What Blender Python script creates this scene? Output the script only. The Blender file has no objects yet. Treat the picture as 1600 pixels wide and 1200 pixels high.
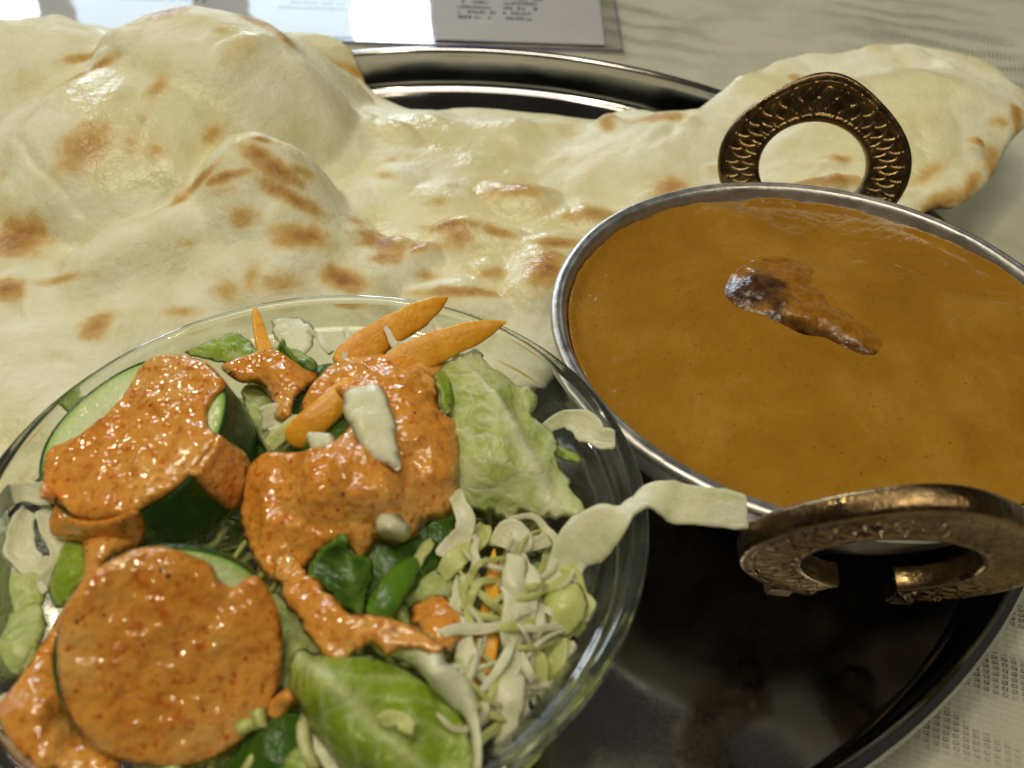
import bpy, bmesh, math, random
import numpy as np
from mathutils import Vector, Matrix
from mathutils.geometry import delaunay_2d_cdt

random.seed(7)
rng = np.random.default_rng(11)
SC = bpy.context.scene
COL = SC.collection
PI = math.pi

# ------------------------------------------------------------------ camera
PITCH, ROLL, FPX, CAMH = math.radians(42.99), math.radians(1.54), 1350.0, 0.1845
_c, _s = math.cos(PITCH), math.sin(PITCH)
FWD = np.array([0, _c, -_s]); _up = np.array([0, _s, _c]); _rt = np.array([1.0, 0, 0])
CR = math.cos(ROLL) * _rt + math.sin(ROLL) * _up
CU = -math.sin(ROLL) * _rt + math.cos(ROLL) * _up
CO = np.array([0, 0, CAMH])
camd = bpy.data.cameras.new('camera'); cam = bpy.data.objects.new('camera', camd); COL.objects.link(cam)
M = Matrix(((CR[0], CU[0], -FWD[0], 0), (CR[1], CU[1], -FWD[1], 0), (CR[2], CU[2], -FWD[2], CAMH), (0, 0, 0, 1)))
cam.matrix_world = M
camd.sensor_width = 36; camd.lens = 36 * FPX / 1600
camd.clip_start = 0.005; camd.clip_end = 60
camd.dof.use_dof = True; camd.dof.focus_distance = 0.225; camd.dof.aperture_fstop = 17
SC.camera = cam

# ------------------------------------------------------------------ light
w = bpy.data.worlds.new('World'); SC.world = w; w.use_nodes = True
w.node_tree.nodes['Background'].inputs[0].default_value = (1.0, 0.94, 0.80, 1)
w.node_tree.nodes['Background'].inputs[1].default_value = 0.044
def lamp(name, loc, target, size, power, col, size_y=None, kind='AREA'):
    l = bpy.data.lights.new(name, kind); o = bpy.data.objects.new(name, l); COL.objects.link(o)
    l.energy = power; l.color = col
    if kind == 'AREA':
        l.shape = 'RECTANGLE' if size_y else 'DISK'; l.size = size
        if size_y: l.size_y = size_y
    else:
        l.shadow_soft_size = size
    o.location = loc
    o.rotation_euler = (Vector(target) - Vector(loc)).to_track_quat('-Z', 'Y').to_euler()
    return o
WARM = (1.0, 0.90, 0.65)
lamp('ceiling_lamp', (-0.60, -0.05, 1.75), (0, .2, 0), 0.22, 6.2, WARM)
lamp('ceiling_lamp', (0.75, -0.30, 1.75), (0, .2, 0), 0.14, 3.8, WARM)
lamp('ceiling_lamp', (-1.30, 1.15, 1.8), (0, .2, 0), 0.16, 8.0, WARM)
lamp('ceiling_lamp', (0.25, -0.75, 1.7), (0, .2, 0), 0.12, 3.4, WARM)
lamp('overhead_fill', (-0.15, 0.10, 1.7), (-.1, .2, 0), 0.75, 9.0, (1.0, 0.95, 0.80))  # soft fill light added overhead, clear of the tray's reflections
lamp('window_light', (-0.62, 4.2, 1.25), (0, .3, 0), 0.36, 30, (0.82, 0.92, 1.0), 1.5)
lamp('window_light', (-2.15, 3.6, 1.2), (0, .3, 0), 0.30, 18, (0.82, 0.92, 1.0), 1.4)
lamp('window_light', (-1.02, 4.2, 1.1), (0, .3, 0), 0.50, 9, (0.66, 0.86, 1.0), 1.3)
lamp('window_light', (-1.75, 4.0, 1.1), (0, .3, 0), 0.50, 8, (0.66, 0.86, 1.0), 1.3)

SC.view_settings.view_transform = 'Standard'; SC.view_settings.look = 'None'
SC.view_settings.exposure = -0.14; SC.view_settings.gamma = 1.0
SC.render.engine = 'CYCLES'
SC.cycles.use_denoising = True; SC.cycles.use_adaptive_sampling = True; SC.cycles.adaptive_threshold = 0.02
SC.cycles.max_bounces = 9; SC.cycles.transmission_bounces = 8; SC.cycles.transparent_max_bounces = 12
SC.cycles.caustics_refractive = True; SC.cycles.caustics_reflective = False
SC.cycles.sample_clamp_indirect = 4.0

# ------------------------------------------------------------------ maths
def at(px, py, z):
    d = FWD * FPX + CR * (px - 800) + CU * (600 - py)
    return CO + d * ((z - CO[2]) / d[2])
def ray(px, py):
    d = FWD * FPX + CR * (px - 800) + CU * (600 - py)
    return d / np.linalg.norm(d)
def onplane(px, py, c, n):
    d = ray(px, py); c = np.asarray(c); n = np.asarray(n)
    return CO + d * (((c - CO) @ n) / (d @ n))
def unit(v): v = np.asarray(v, float); return v / (np.linalg.norm(v) + 1e-12)
def sm(a, b, x): t = np.clip((x - a) / (b - a), 0, 1); return t * t * (3 - 2 * t)

_H = rng.random((64, 64, 64))
def vnoise(P, scale):
    q = np.asarray(P) * scale + 1000.0
    i = np.floor(q).astype(int); f = q - i; f = f * f * (3 - 2 * f)
    i0 = i % 64; i1 = (i + 1) % 64
    def h(a, b, c): return _H[a, b, c]
    x0, y0, z0 = i0[..., 0], i0[..., 1], i0[..., 2]; x1, y1, z1 = i1[..., 0], i1[..., 1], i1[..., 2]
    fx, fy, fz = f[..., 0], f[..., 1], f[..., 2]
    a = h(x0, y0, z0) * (1 - fx) + h(x1, y0, z0) * fx; b = h(x0, y1, z0) * (1 - fx) + h(x1, y1, z0) * fx
    c = h(x0, y0, z1) * (1 - fx) + h(x1, y0, z1) * fx; d = h(x0, y1, z1) * (1 - fx) + h(x1, y1, z1) * fx
    return ((a * (1 - fy) + b * fy) * (1 - fz) + (c * (1 - fy) + d * fy) * fz) * 2 - 1
def fbm(P, scale, o=3):
    s = 0; a = 1.0
    for k in range(o):
        s = s + a * vnoise(P + 7.3 * k, scale); scale *= 2.03; a *= 0.5
    return s
def noise2(x, y, scale, o=3, z=0.0):
    return fbm(np.stack([x, y, np.full_like(x, z)], -1), scale, o)

def tps(pts, vals, lam=1e-6):
    pts = np.asarray(pts, float); vals = np.asarray(vals, float); n = len(pts)
    sc = np.ptp(pts, axis=0).max() + 1e-9; p = pts / sc
    def K(a, b):
        r2 = ((a[:, None] - b[None]) ** 2).sum(-1); return 0.5 * r2 * np.log(r2 + 1e-12)
    A = np.zeros((n + 3, n + 3)); A[:n, :n] = K(p, p) + lam * np.eye(n)
    A[:n, n] = 1; A[:n, n + 1:] = p; A[n, :n] = 1; A[n + 1:, :n] = p.T
    wts = np.linalg.lstsq(A, np.concatenate([vals, np.zeros(3)]), rcond=None)[0]
    def f(q):
        q = np.asarray(q, float) / sc
        return K(q, p) @ wts[:n] + wts[n] + q @ wts[n + 1:]
    return f

def smooth_closed(P, k=6):
    P = np.asarray(P, float); n = len(P); out = []
    for i in range(n):
        p0, p1, p2, p3 = P[i - 1], P[i], P[(i + 1) % n], P[(i + 2) % n]
        for t in np.arange(k) / k:
            out.append(0.5 * (2 * p1 + (p2 - p0) * t + (2 * p0 - 5 * p1 + 4 * p2 - p3) * t * t + (3 * p1 - p0 - 3 * p2 + p3) * t ** 3))
    return np.array(out)
def smooth_open(P, k=8):
    P = np.asarray(P, float); n = len(P); out = []
    Q = np.vstack([2 * P[0] - P[1], P, 2 * P[-1] - P[-2]])
    for i in range(n - 1):
        p0, p1, p2, p3 = Q[i], Q[i + 1], Q[i + 2], Q[i + 3]
        for t in np.arange(k) / k:
            out.append(0.5 * (2 * p1 + (p2 - p0) * t + (2 * p0 - 5 * p1 + 4 * p2 - p3) * t * t + (3 * p1 - p0 - 3 * p2 + p3) * t ** 3))
    out.append(P[-1]); return np.array(out)
def resample(P, h, closed=True):
    Q = np.vstack([P, P[:1]]) if closed else P
    s = np.concatenate([[0], np.cumsum(np.linalg.norm(np.diff(Q, axis=0), axis=1))])
    n = max(8, int(s[-1] / h)); t = np.linspace(0, s[-1], n, endpoint=not closed)
    return np.stack([np.interp(t, s, Q[:, k]) for k in range(Q.shape[1])], 1)
def inside(q, poly):
    x, y = q[:, 0], q[:, 1]; r = np.zeros(len(q), bool)
    for (x0, y0), (x1, y1) in zip(poly, np.roll(poly, -1, 0)):
        if y0 == y1: continue
        c = ((y0 > y) != (y1 > y)) & (x < (x1 - x0) * (y - y0) / (y1 - y0) + x0); r ^= c
    return r
def pdist(q, poly):
    best = np.full(len(q), 1e9)
    for a, b in zip(poly, np.roll(poly, -1, 0)):
        ab = b - a; t = np.clip(((q - a) @ ab) / (ab @ ab + 1e-15), 0, 1)
        best = np.minimum(best, np.linalg.norm(q - a - t[:, None] * ab, axis=1))
    return best
def trimesh2d(poly, h):
    """boundary points (resampled) + jittered hex grid inside -> verts, tris, distance to the rim"""
    poly = resample(poly, h)
    lo, hi = poly.min(0), poly.max(0)
    xs = np.arange(lo[0], hi[0], h); ys = np.arange(lo[1], hi[1], h * .87)
    X, Y = np.meshgrid(xs, ys); X = X + (np.arange(len(ys)) % 2)[:, None] * h * .5
    q = np.stack([X.ravel(), Y.ravel()], 1)
    q = q[inside(q, poly)]; d = pdist(q, poly); q = q[d > h * .55]
    V = np.vstack([poly, q]); nb = len(poly)
    r = delaunay_2d_cdt([Vector(v) for v in V], [(i, (i + 1) % nb) for i in range(nb)], [], 1, 1e-7)
    W = np.array([tuple(v) for v in r[0]]); T = [tuple(f) for f in r[2] if len(f) == 3]
    d = pdist(W, poly); d[d < 1e-6] = 0
    return W, T, d

# ------------------------------------------------------------------ objects
def link(o, parent=None):
    COL.objects.link(o)
    if parent is not None:
        o.parent = parent
    return o
def tag(o, label=None, cat=None, group=None, kind=None):
    for k, v in (('label', label), ('category', cat), ('group', group), ('kind', kind)):
        if v: o[k] = v
    return o
def mesh_obj(name, V, F, m, parent=None, smooth=True, col=None, origin=True):
    V = np.asarray(V, float)
    loc = np.zeros(3)
    if origin and parent is None:
        loc = np.array([V[:, 0].mean(), V[:, 1].mean(), V[:, 2].min()])
    elif parent is not None and origin:
        loc = np.zeros(3)
        V = V - np.array(parent.get('_o', (0, 0, 0)))
    me = bpy.data.meshes.new(name)
    me.from_pydata((V - loc).tolist(), [], [tuple(int(i) for i in f) for f in F])
    if smooth: me.polygons.foreach_set('use_smooth', [True] * len(me.polygons))
    if col is not None:
        for an, arr in col.items():
            arr = np.asarray(arr, float)
            a = me.attributes.new(an, 'FLOAT', 'POINT'); a.data.foreach_set('value', arr)
    me.materials.append(m); me.update()
    o = bpy.data.objects.new(name, me); link(o, parent)
    if parent is None:
        o.location = loc; o['_o'] = tuple(loc)
    return o
def fix_normals(o):
    bm = bmesh.new(); bm.from_mesh(o.data); bmesh.ops.recalc_face_normals(bm, faces=bm.faces); bm.to_mesh(o.data); bm.free(); return o
def empty(name, loc):
    e = bpy.data.objects.new(name, None); e.empty_display_size = .01; link(e); e.location = loc; e['_o'] = tuple(loc); return e
def lathe(prof, n=128, closed=False):
    V = []; F = []; m = len(prof)
    for i in range(n):
        a = 2 * PI * i / n
        for r, z in prof: V.append((r * math.cos(a), r * math.sin(a), z))
    for i in range(n):
        j = (i + 1) % n
        for k in range(m if closed else m - 1):
            l = (k + 1) % m
            F.append((i * m + k, j * m + k, j * m + l, i * m + l))
    return np.array(V), F

def patch(name, pts, inner, m, thick=.002, edge=.003, h=.0011, mode='blob', amp=0.0, ascale=300, ruff=0.0, rscale=90, ridge=0.0, gscale=120, rib=None, lam=1e-5, k=6, parent=None, sub=0.35, jag=0.0, colf=None):
    """a piece with the given rim (3D points) and inner 3D points; its mean plane comes from the points"""
    P = smooth_closed(np.array(pts), k); I = np.array(inner).reshape(-1, 3)
    A = np.vstack([np.array(pts), I]); c = A.mean(0)
    u_, s_, vt = np.linalg.svd(A - c, full_matrices=False)
    n = vt[2]
    if n @ (CO - c) < 0: n = -n
    e1 = vt[0]; e2 = np.cross(n, e1)
    def loc2(X): X = X - c; return np.stack([X @ e1, X @ e2], 1), X @ n
    pu, pw = loc2(A); f = tps(pu, pw, lam)
    poly, _ = loc2(P)
    if jag:
        poly = resample(poly, h); nn = vnoise(np.column_stack([poly * 1.0, np.full(len(poly), .3)]), 420) + .6 * vnoise(np.column_stack([poly, np.full(len(poly), .9)]), 1000)
        tg = np.roll(poly, -1, 0) - np.roll(poly, 1, 0); tg /= np.linalg.norm(tg, axis=1)[:, None] + 1e-12
        poly = poly + np.stack([tg[:, 1], -tg[:, 0]], 1) * (nn * jag)[:, None]
    W, T, d = trimesh2d(poly, h)
    w0 = f(W)
    base = c + W[:, :1] * e1 + W[:, 1:] * e2 + w0[:, None] * n
    if ruff: base = base + n * (ruff * fbm(base, rscale, 2) )[:, None]
    ribv = np.zeros(len(W))
    if ridge: base = base + n * (ridge * ((1 - 2 * np.abs(vnoise(base + .3, gscale))) + .5 * (1 - 2 * np.abs(vnoise(base + .7, gscale * 2.1)))))[:, None]
    if rib is not None:
        r0, r1, nr = rib; ax = unit(r1 - r0); X = base - r0; al = X @ ax; pe = X @ unit(np.cross(n, ax)) + .0010 * vnoise(base, 90)
        Lr = np.linalg.norm(r1 - r0); ribv = np.exp(-(pe / (.0016 * (1.15 - .8 * np.clip(al / Lr, 0, 1)))) ** 2)
        ph = (np.abs(pe) * .9 - al * .8) / .0052 + .35 * vnoise(base, 160); side = np.abs(ph - np.round(ph)); ribv = np.maximum(ribv, .55 * np.exp(-(side / .10) ** 2))
        base = base + n * (.0007 * ribv)[:, None]
    tt = np.clip(d / edge, 0, 1); prof = np.sqrt(np.clip(1 - (1 - tt) ** 2, 0, 1))
    nz = fbm(base, ascale, 3)
    if mode == 'blob':
        top = base + n * (thick * prof * (1 + 0 * nz) + amp * nz * tt)[:, None]
        bot = base - n * (thick * sub * prof)[:, None]
    else:
        top = base + n * (thick * .5 * prof + amp * nz * tt)[:, None]
        bot = base - n * (thick * .5 * prof - amp * nz * tt)[:, None]
    N = len(W); rim = d <= 0
    idx = np.arange(N) + N; idx[rim] = np.nonzero(rim)[0]
    keep = ~rim; remap = np.full(N, -1); remap[keep] = N + np.arange(keep.sum()); remap[rim] = np.nonzero(rim)[0]
    V = np.vstack([top, bot[keep]])
    F = []
    for a, b, cc in T:
        q = (W[b] - W[a]); r = (W[cc] - W[a])
        if q[0] * r[1] - q[1] * r[0] < 0: b, cc = cc, b
        F.append((a, b, cc))
        if not (rim[a] and rim[b] and rim[cc]): F.append((remap[cc], remap[b], remap[a]))
    col = {'rimd': np.concatenate([d, d[keep]]), 'midrib': np.concatenate([ribv, ribv[keep]])}
    if colf:
        for an, fn in colf.items():
            v = fn(base, d); col[an] = np.concatenate([v, v[keep]])
    return mesh_obj(name, V, F, m, parent, col=col)

def ribbon(name, pts, width, thick, m, side=None, twist=(0, 0), k=8, taper=(.5, .4), cup=0.0, nseg=16, wv=None, parent=None, wob=0.0, flat=.3, rag=0.0, skew=0.0):
    """a strip swept along 3D points; width may vary with wv, twist runs from one angle to another"""
    P = smooth_open(np.array(pts), k); n = len(P)
    if wob: P = P + wob * np.stack([vnoise(P + 3.1 * j, 220) for j in range(3)], 1)
    T = np.gradient(P, axis=0); T /= np.linalg.norm(T, axis=1)[:, None] + 1e-12
    t = np.linspace(0, 1, n); L = np.concatenate([[0], np.cumsum(np.linalg.norm(np.diff(P, axis=0), axis=1))])
    if wv is None: W = np.full(n, width)
    else: W = np.interp(t, np.linspace(0, 1, len(wv)), wv) * width
    ends = np.minimum(1, np.sqrt(np.clip(np.minimum(t / .12 + taper[0] ** 2, (1 - t) / .12 + taper[1] ** 2), 0, 1)))
    W = W * ends
    sl = 1 + rag * vnoise(P, 420) + .5 * rag * vnoise(P, 1100); sr = 1 + rag * vnoise(P + 5, 420) + .5 * rag * vnoise(P + 5, 1100)
    V = []; F = []; ac = []; al = []
    tw = np.interp(t, np.linspace(0, 1, len(twist)), twist)
    for i in range(n):
        ref = unit(CO - P[i]) if side is None else np.asarray(side, float)
        s = unit(np.cross(T[i], ref)); u = unit(np.cross(s, T[i]))
        a = math.radians(tw[i]); s2 = math.cos(a) * s + math.sin(a) * u; u2 = -math.sin(a) * s + math.cos(a) * u
        for j in range(nseg):
            b = 2 * PI * j / nseg; x = math.copysign(abs(math.cos(b)) ** .8, math.cos(b)); y = math.copysign(abs(math.sin(b)) ** flat, math.sin(b)) if abs(math.sin(b)) > 1e-6 else 0
            xx = x * (sr[i] if x > 0 else sl[i])
            off = skew * x * W[i] * (1 if i in (0, n - 1) else 0)
            V.append(P[i] + T[i] * off + s2 * (xx * W[i] / 2) + u2 * (y * thick / 2 * (.6 + .4 * ends[i]) + cup * (x * x - .4) * W[i])); ac.append(x); al.append(L[i])
    for i in range(n - 1):
        for j in range(nseg):
            l = (j + 1) % nseg; F.append((i * nseg + j, i * nseg + l, (i + 1) * nseg + l, (i + 1) * nseg + j))
    F.append(tuple(range(nseg))[::-1]); F.append(tuple((n - 1) * nseg + j for j in range(nseg)))
    o = mesh_obj(name, V, F, m, parent, col={'across': ac, 'along': al}); return fix_normals(o)

# ------------------------------------------------------------------ materials
class MT:
    def __init__(s, name):
        s.m = bpy.data.materials.new(name); s.m.use_nodes = True; s.t = s.m.node_tree
        s.b = s.t.nodes['Principled BSDF']; s.out = s.t.nodes['Material Output']
        s.tc = s.t.nodes.new('ShaderNodeTexCoord')
    def set(s, **k):
        names = dict(rough='Roughness', metal='Metallic', spec='Specular IOR Level', sss='Subsurface Weight', ssr='Subsurface Radius', sscale='Subsurface Scale', trans='Transmission Weight', ior='IOR', coat='Coat Weight', coatr='Coat Roughness', base='Base Color', aniso='Anisotropic')
        for a, v in k.items(): s.b.inputs[names[a]].default_value = (*v, 1) if a == 'base' else v
        return s
    def n(s, typ, **k):
        nd = s.t.nodes.new(typ)
        for a, v in k.items():
            if hasattr(nd, a): setattr(nd, a, v)
            else: nd.inputs[a.replace('_', ' ')].default_value = v
        return nd
    def l(s, a, b): s.t.links.new(a, b)
    def noise(s, scale, detail=3, rough=.5, dist=0.0, space='Object', vec=None):
        nd = s.n('ShaderNodeTexNoise'); nd.inputs['Scale'].default_value = scale; nd.inputs['Detail'].default_value = detail
        nd.inputs['Roughness'].default_value = rough; nd.inputs['Distortion'].default_value = dist
        s.l(vec if vec is not None else s.tc.outputs[space], nd.inputs['Vector']); return nd.outputs['Fac']
    def voro(s, scale, feature='F1', space='Object'):
        nd = s.n('ShaderNodeTexVoronoi', feature=feature); nd.inputs['Scale'].default_value = scale
        s.l(s.tc.outputs[space], nd.inputs['Vector']); return nd.outputs['Distance']
    def attr(s, name): return s.n('ShaderNodeAttribute', attribute_name=name).outputs['Fac']
    def ramp(s, fac, stops):
        r = s.n('ShaderNodeValToRGB'); e = r.color_ramp.elements
        while len(e) < len(stops): e.new(.5)
        for el, (p, c) in zip(e, stops): el.position = p; el.color = (*c, 1) if len(c) == 3 else c
        s.l(fac, r.inputs[0]); return r.outputs[0]
    def val(s, fac, a, b, lo=0.0, hi=1.0):
        r = s.n('ShaderNodeMapRange'); r.inputs[1].default_value = a; r.inputs[2].default_value = b; r.inputs[3].default_value = lo; r.inputs[4].default_value = hi
        s.l(fac, r.inputs[0]); return r.outputs[0]
    def mix(s, fac, a, b, mode='MIX'):
        r = s.n('ShaderNodeMix', data_type='RGBA', blend_type=mode)
        for v, k in ((fac, 0), (a, 6), (b, 7)):
            if isinstance(v, (int, float)): r.inputs[k].default_value = v
            elif isinstance(v, tuple): r.inputs[k].default_value = (*v, 1)
            else: s.l(v, r.inputs[k])
        return r.outputs[2]
    def math(s, op, a, b=0.0):
        r = s.n('ShaderNodeMath', operation=op)
        for v, k in ((a, 0), (b, 1)):
            if isinstance(v, (int, float)): r.inputs[k].default_value = v
            else: s.l(v, r.inputs[k])
        return r.outputs[0]
    def base(s, c): s.l(c, s.b.inputs['Base Color']); return s
    def rough(s, c): s.l(c, s.b.inputs['Roughness']); return s
    def bump(s, *hs, strength=1.0):
        prev = None
        for h, dist in hs:
            b = s.n('ShaderNodeBump'); b.inputs['Strength'].default_value = strength; b.inputs['Distance'].default_value = dist
            s.l(h, b.inputs['Height'])
            if prev is not None: s.l(prev, b.inputs['Normal'])
            prev = b.outputs[0]
        s.l(prev, s.b.inputs['Normal']); return s
    def translucent(s, col, w):
        tr = s.n('ShaderNodeBsdfTranslucent')
        if isinstance(col, tuple): tr.inputs[0].default_value = (*col, 1)
        else: s.l(col, tr.inputs[0])
        mx = s.n('ShaderNodeMixShader'); mx.inputs[0].default_value = w
        s.l(s.b.outputs[0], mx.inputs[1]); s.l(tr.outputs[0], mx.inputs[2]); s.l(mx.outputs[0], s.out.inputs[0]); return s

# tray steel: brushed by years of scouring
T = MT('tray_steel').set(metal=1.0, base=(.46, .445, .435), rough=.14)
sc1 = T.noise(1200, 2); big = T.noise(18, 3)
T.rough(T.math('ADD', T.val(big, .3, .7, .05, .15), T.val(sc1, .3, .7, -.02, .04)))
T.bump((T.noise(30, 2), .0004), (T.noise(900, 2), .000006))
M_TRAY = T.m
T = MT('karahi_steel').set(metal=1.0, base=(.62, .60, .57), rough=.3)
T.base(T.mix(T.attr('low_dark'), (.62, .60, .57), T.ramp(T.noise(90, 4), [(.35, (.055, .042, .035)), (.65, (.16, .12, .095))])))  # outer wall turns darker and browner towards the bottom
T.rough(T.val(T.noise(160, 4), .3, .7, .34, .52)); T.bump((T.noise(420, 2), .00014), (T.noise(120, 2), .0004))
M_KAR = T.m
T = MT('old_brass').set(metal=1.0, rough=.28)
T.base(T.ramp(T.noise(140, 4, .6), [(.3, (.13, .085, .042)), (.55, (.21, .14, .065)), (.75, (.30, .21, .10))]))
T.rough(T.val(T.noise(260, 3), .3, .7, .2, .42)); T.bump((T.noise(700, 3), .00015), (T.noise(200, 2), .0004))
M_BRASS = T.m
T = MT('clear_glass').set(trans=1.0, ior=1.47, rough=0.0, base=(.93, .97, .90)); T.bump((T.noise(60, 2), .0003))
df = T.n('ShaderNodeBsdfDiffuse'); df.inputs[0].default_value = (.80, .86, .74, 1); gx = T.n('ShaderNodeMixShader'); gx.inputs[0].default_value = .03  # faint pale diffuse mixed in, standing in for room light in the rim
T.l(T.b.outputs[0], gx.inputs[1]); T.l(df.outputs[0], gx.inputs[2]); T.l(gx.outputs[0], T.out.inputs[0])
M_GLASS = T.m
# naan
T = MT('naan_bread').set(spec=.38)
toast = T.attr('toast'); gh = T.attr('ghee')
n1 = T.noise(260, 4, .6); n2 = T.noise(55, 4, .55); n3 = T.noise(900, 3, .6)
tt = T.math('ADD', toast, T.math('MULTIPLY', T.math('SUBTRACT', n1, .5), T.math('MULTIPLY', toast, .9)))
dough = T.ramp(n2, [(.3, (.73, .68, .42)), (.5, (.82, .79, .58)), (.72, (.88, .86, .70))])
cc = T.ramp(tt, [(0, (0, 0, 0)), (.12, (0, 0, 0)), (1, (1, 1, 1))])
brown = T.ramp(tt, [(.0, (.78, .68, .38)), (.35, (.66, .47, .18)), (.7, (.52, .29, .085)), (1.0, (.34, .15, .04))])
f1 = T.val(tt, .02, .42)
dough = T.mix(T.math('MULTIPLY', gh, .5), dough, (.75, .66, .29))
T.base(T.mix(f1, dough, brown))
T.rough(T.math('SUBTRACT', T.val(n3, .3, .7, .50, .60), T.math('MULTIPLY', gh, .34)))
T.bump((T.noise(90, 4, .55), .0012), (T.noise(420, 3), .00036), (n3, .00012))
M_NAAN = T.m
# curry
T = MT('curry_sauce').set(spec=.5, rough=.3)
a = T.noise(45, 4, .6, .25); b = T.noise(700, 3, .7); c = T.noise(330, 2)
col = T.ramp(a, [(.25, (.275, .126, .009)), (.5, (.32, .153, .012)), (.75, (.385, .205, .028))])
col = T.mix(T.val(b, .55, .8), col, (.33, .115, .01))
vd = T.voro(260); col = T.mix(T.val(vd, .06, .12, .75, 0.0), col, (.22, .06, .008))
T.base(col); T.rough(T.val(c, .35, .65, .12, .24)); T.bump((a, .0022), (T.noise(130, 2), .0005), (b, .00008))
M_CURRY = T.m
T = MT('chicken_meat').set(spec=.4, rough=.22, sss=.15, ssr=(1, .4, .2), sscale=.002)
dk = T.attr('dark'); n1 = T.noise(420, 4)
col = T.ramp(n1, [(.3, (.24, .09, .008)), (.6, (.32, .145, .014)), (.8, (.40, .21, .04))])
col2 = T.ramp(n1, [(.3, (.030, .013, .005)), (.55, (.070, .032, .013)), (.8, (.14, .070, .03))])
T.base(T.mix(dk, col, col2)); T.bump((n1, .0004), (T.noise(160, 2), .0006))
M_MEAT = T.m
# dressing
T = MT('orange_dressing').set(spec=.75, sss=.15, ssr=(1.0, .4, .12), sscale=.002, rough=.12)
a = T.noise(210, 4, .65, .5); b = T.noise(620, 3, .7); c = T.noise(70, 3); bb = T.noise(1300, 2)
col = T.ramp(c, [(.3, (.68, .270, .034)), (.52, (.74, .335, .060)), (.75, (.78, .45, .13))])
col = T.mix(T.val(a, .50, .72, 0, .8), col, (.54, .15, .012)); col = T.mix(T.val(b, .54, .66, 0, .8), col, (.46, .08, .006))
vd = T.voro(170); col = T.mix(T.val(vd, .05, .085, .9, 0.0), col, (.07, .02, .01))
T.base(col); T.rough(T.val(c, .3, .7, .05, .10)); T.bump((T.noise(190, 2, .4), .0012), (T.noise(520, 1, .4), .00055))
M_DRESS = T.m
def veg(name, stops, scale, rough=.3, tr=None, bumps=(), sss=.2, spec=.5, dist=1.0, edge=None):
    T = MT(name).set(spec=spec, sss=sss, ssr=(.7, 1.0, .3), sscale=.003, rough=rough)
    n = T.noise(scale, 4, .55, dist); col = T.ramp(n, stops)
    if edge: col = T.mix(T.val(T.attr('rimd'), 0, edge[1], 1, 0), col, edge[0])
    T.base(col)
    T.rough(T.val(T.noise(scale * 3, 3), .3, .7, rough * .7, rough * 1.4))
    T.bump(*[(T.noise(s_, 3), d_) for s_, d_ in bumps])
    if tr: T.translucent(col, tr)
    return T.m
def cabbage(name, lo, mid, hi):
    T = MT(name).set(spec=.5, sss=.12, ssr=(.8, 1.0, .4), sscale=.002, rough=.28)
    cb = T.n('ShaderNodeCombineXYZ'); T.l(T.math('MULTIPLY', T.attr('across'), .0035), cb.inputs[0]); T.l(T.math('MULTIPLY', T.attr('along'), .22), cb.inputs[1])
    fib = T.noise(700, 3, .6, .3, vec=cb.outputs[0]); n = T.noise(70, 4, .55, .8)
    col = T.ramp(T.math('ADD', T.math('MULTIPLY', n, .75), T.math('MULTIPLY', fib, .25)), [(.32, lo), (.5, mid), (.68, hi)])
    T.base(col); T.rough(T.val(T.noise(300, 3), .3, .7, .2, .42)); T.bump((fib, .0003), (T.noise(260, 3), .0004), (T.noise(1200, 2), .0001)); T.translucent(col, .2); return T.m
M_CAB = cabbage('white_cabbage', (.70, .72, .38), (.85, .84, .60), (.91, .90, .77))
M_CABG = cabbage('green_cabbage', (.46, .55, .11), (.66, .69, .25), (.80, .79, .46))
def lettuce(name, lo, mid, hi, vein, edge=None, vs=95, vstr=.55):
    T = MT(name).set(spec=.5, sss=.1, ssr=(.6, 1.0, .3), sscale=.002, rough=.25)
    w1 = T.n('ShaderNodeTexNoise'); w1.inputs['Scale'].default_value = 120; T.l(T.tc.outputs['Object'], w1.inputs['Vector'])
    mv = T.n('ShaderNodeVectorMath', operation='MULTIPLY_ADD'); T.l(w1.outputs['Color'], mv.inputs[0]); mv.inputs[1].default_value = (.008, .008, .008); T.l(T.tc.outputs['Object'], mv.inputs[2])
    vo = T.n('ShaderNodeTexVoronoi', feature='DISTANCE_TO_EDGE'); vo.inputs['Scale'].default_value = vs; T.l(mv.outputs[0], vo.inputs['Vector'])
    vo2 = T.n('ShaderNodeTexVoronoi', feature='DISTANCE_TO_EDGE'); vo2.inputs['Scale'].default_value = vs * 3.3; T.l(mv.outputs[0], vo2.inputs['Vector'])
    n = T.noise(60, 4, .55, 1.0); col = T.ramp(n, [(.32, lo), (.5, mid), (.7, hi)])
    ve = T.math('ADD', T.val(vo.outputs['Distance'], .0, .07, vstr * .6, 0), T.val(vo2.outputs['Distance'], .0, .08, vstr * .3, 0))
    col = T.mix(ve, col, vein)
    col = T.mix(T.math('MULTIPLY', T.attr('midrib'), 1.0), col, vein)
    if edge: col = T.mix(T.val(T.attr('rimd'), 0, .0010, .8, 0), col, edge)
    T.base(col); T.rough(T.val(T.noise(250, 3), .3, .7, .16, .36))
    T.bump((T.val(vo.outputs['Distance'], 0, .3), .00035), (T.val(vo2.outputs['Distance'], 0, .25), .00012), (T.noise(420, 4, .6), .0004)); T.translucent(col, .28); return T.m
M_CARROT = veg('raw_carrot', [(.3, (.78, .32, .018)), (.5, (.86, .41, .03)), (.75, (.90, .50, .08))], 120, .28, None, ((500, .0003), (1600, .0001)))
M_LPALE = lettuce('pale_lettuce', (.46, .57, .12), (.62, .70, .25), (.77, .80, .45), (.82, .84, .58))
M_LGREEN = lettuce('green_lettuce', (.22, .36, .014), (.34, .48, .035), (.46, .57, .10), (.64, .70, .30), edge=(.58, .63, .26), vs=70)
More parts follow.
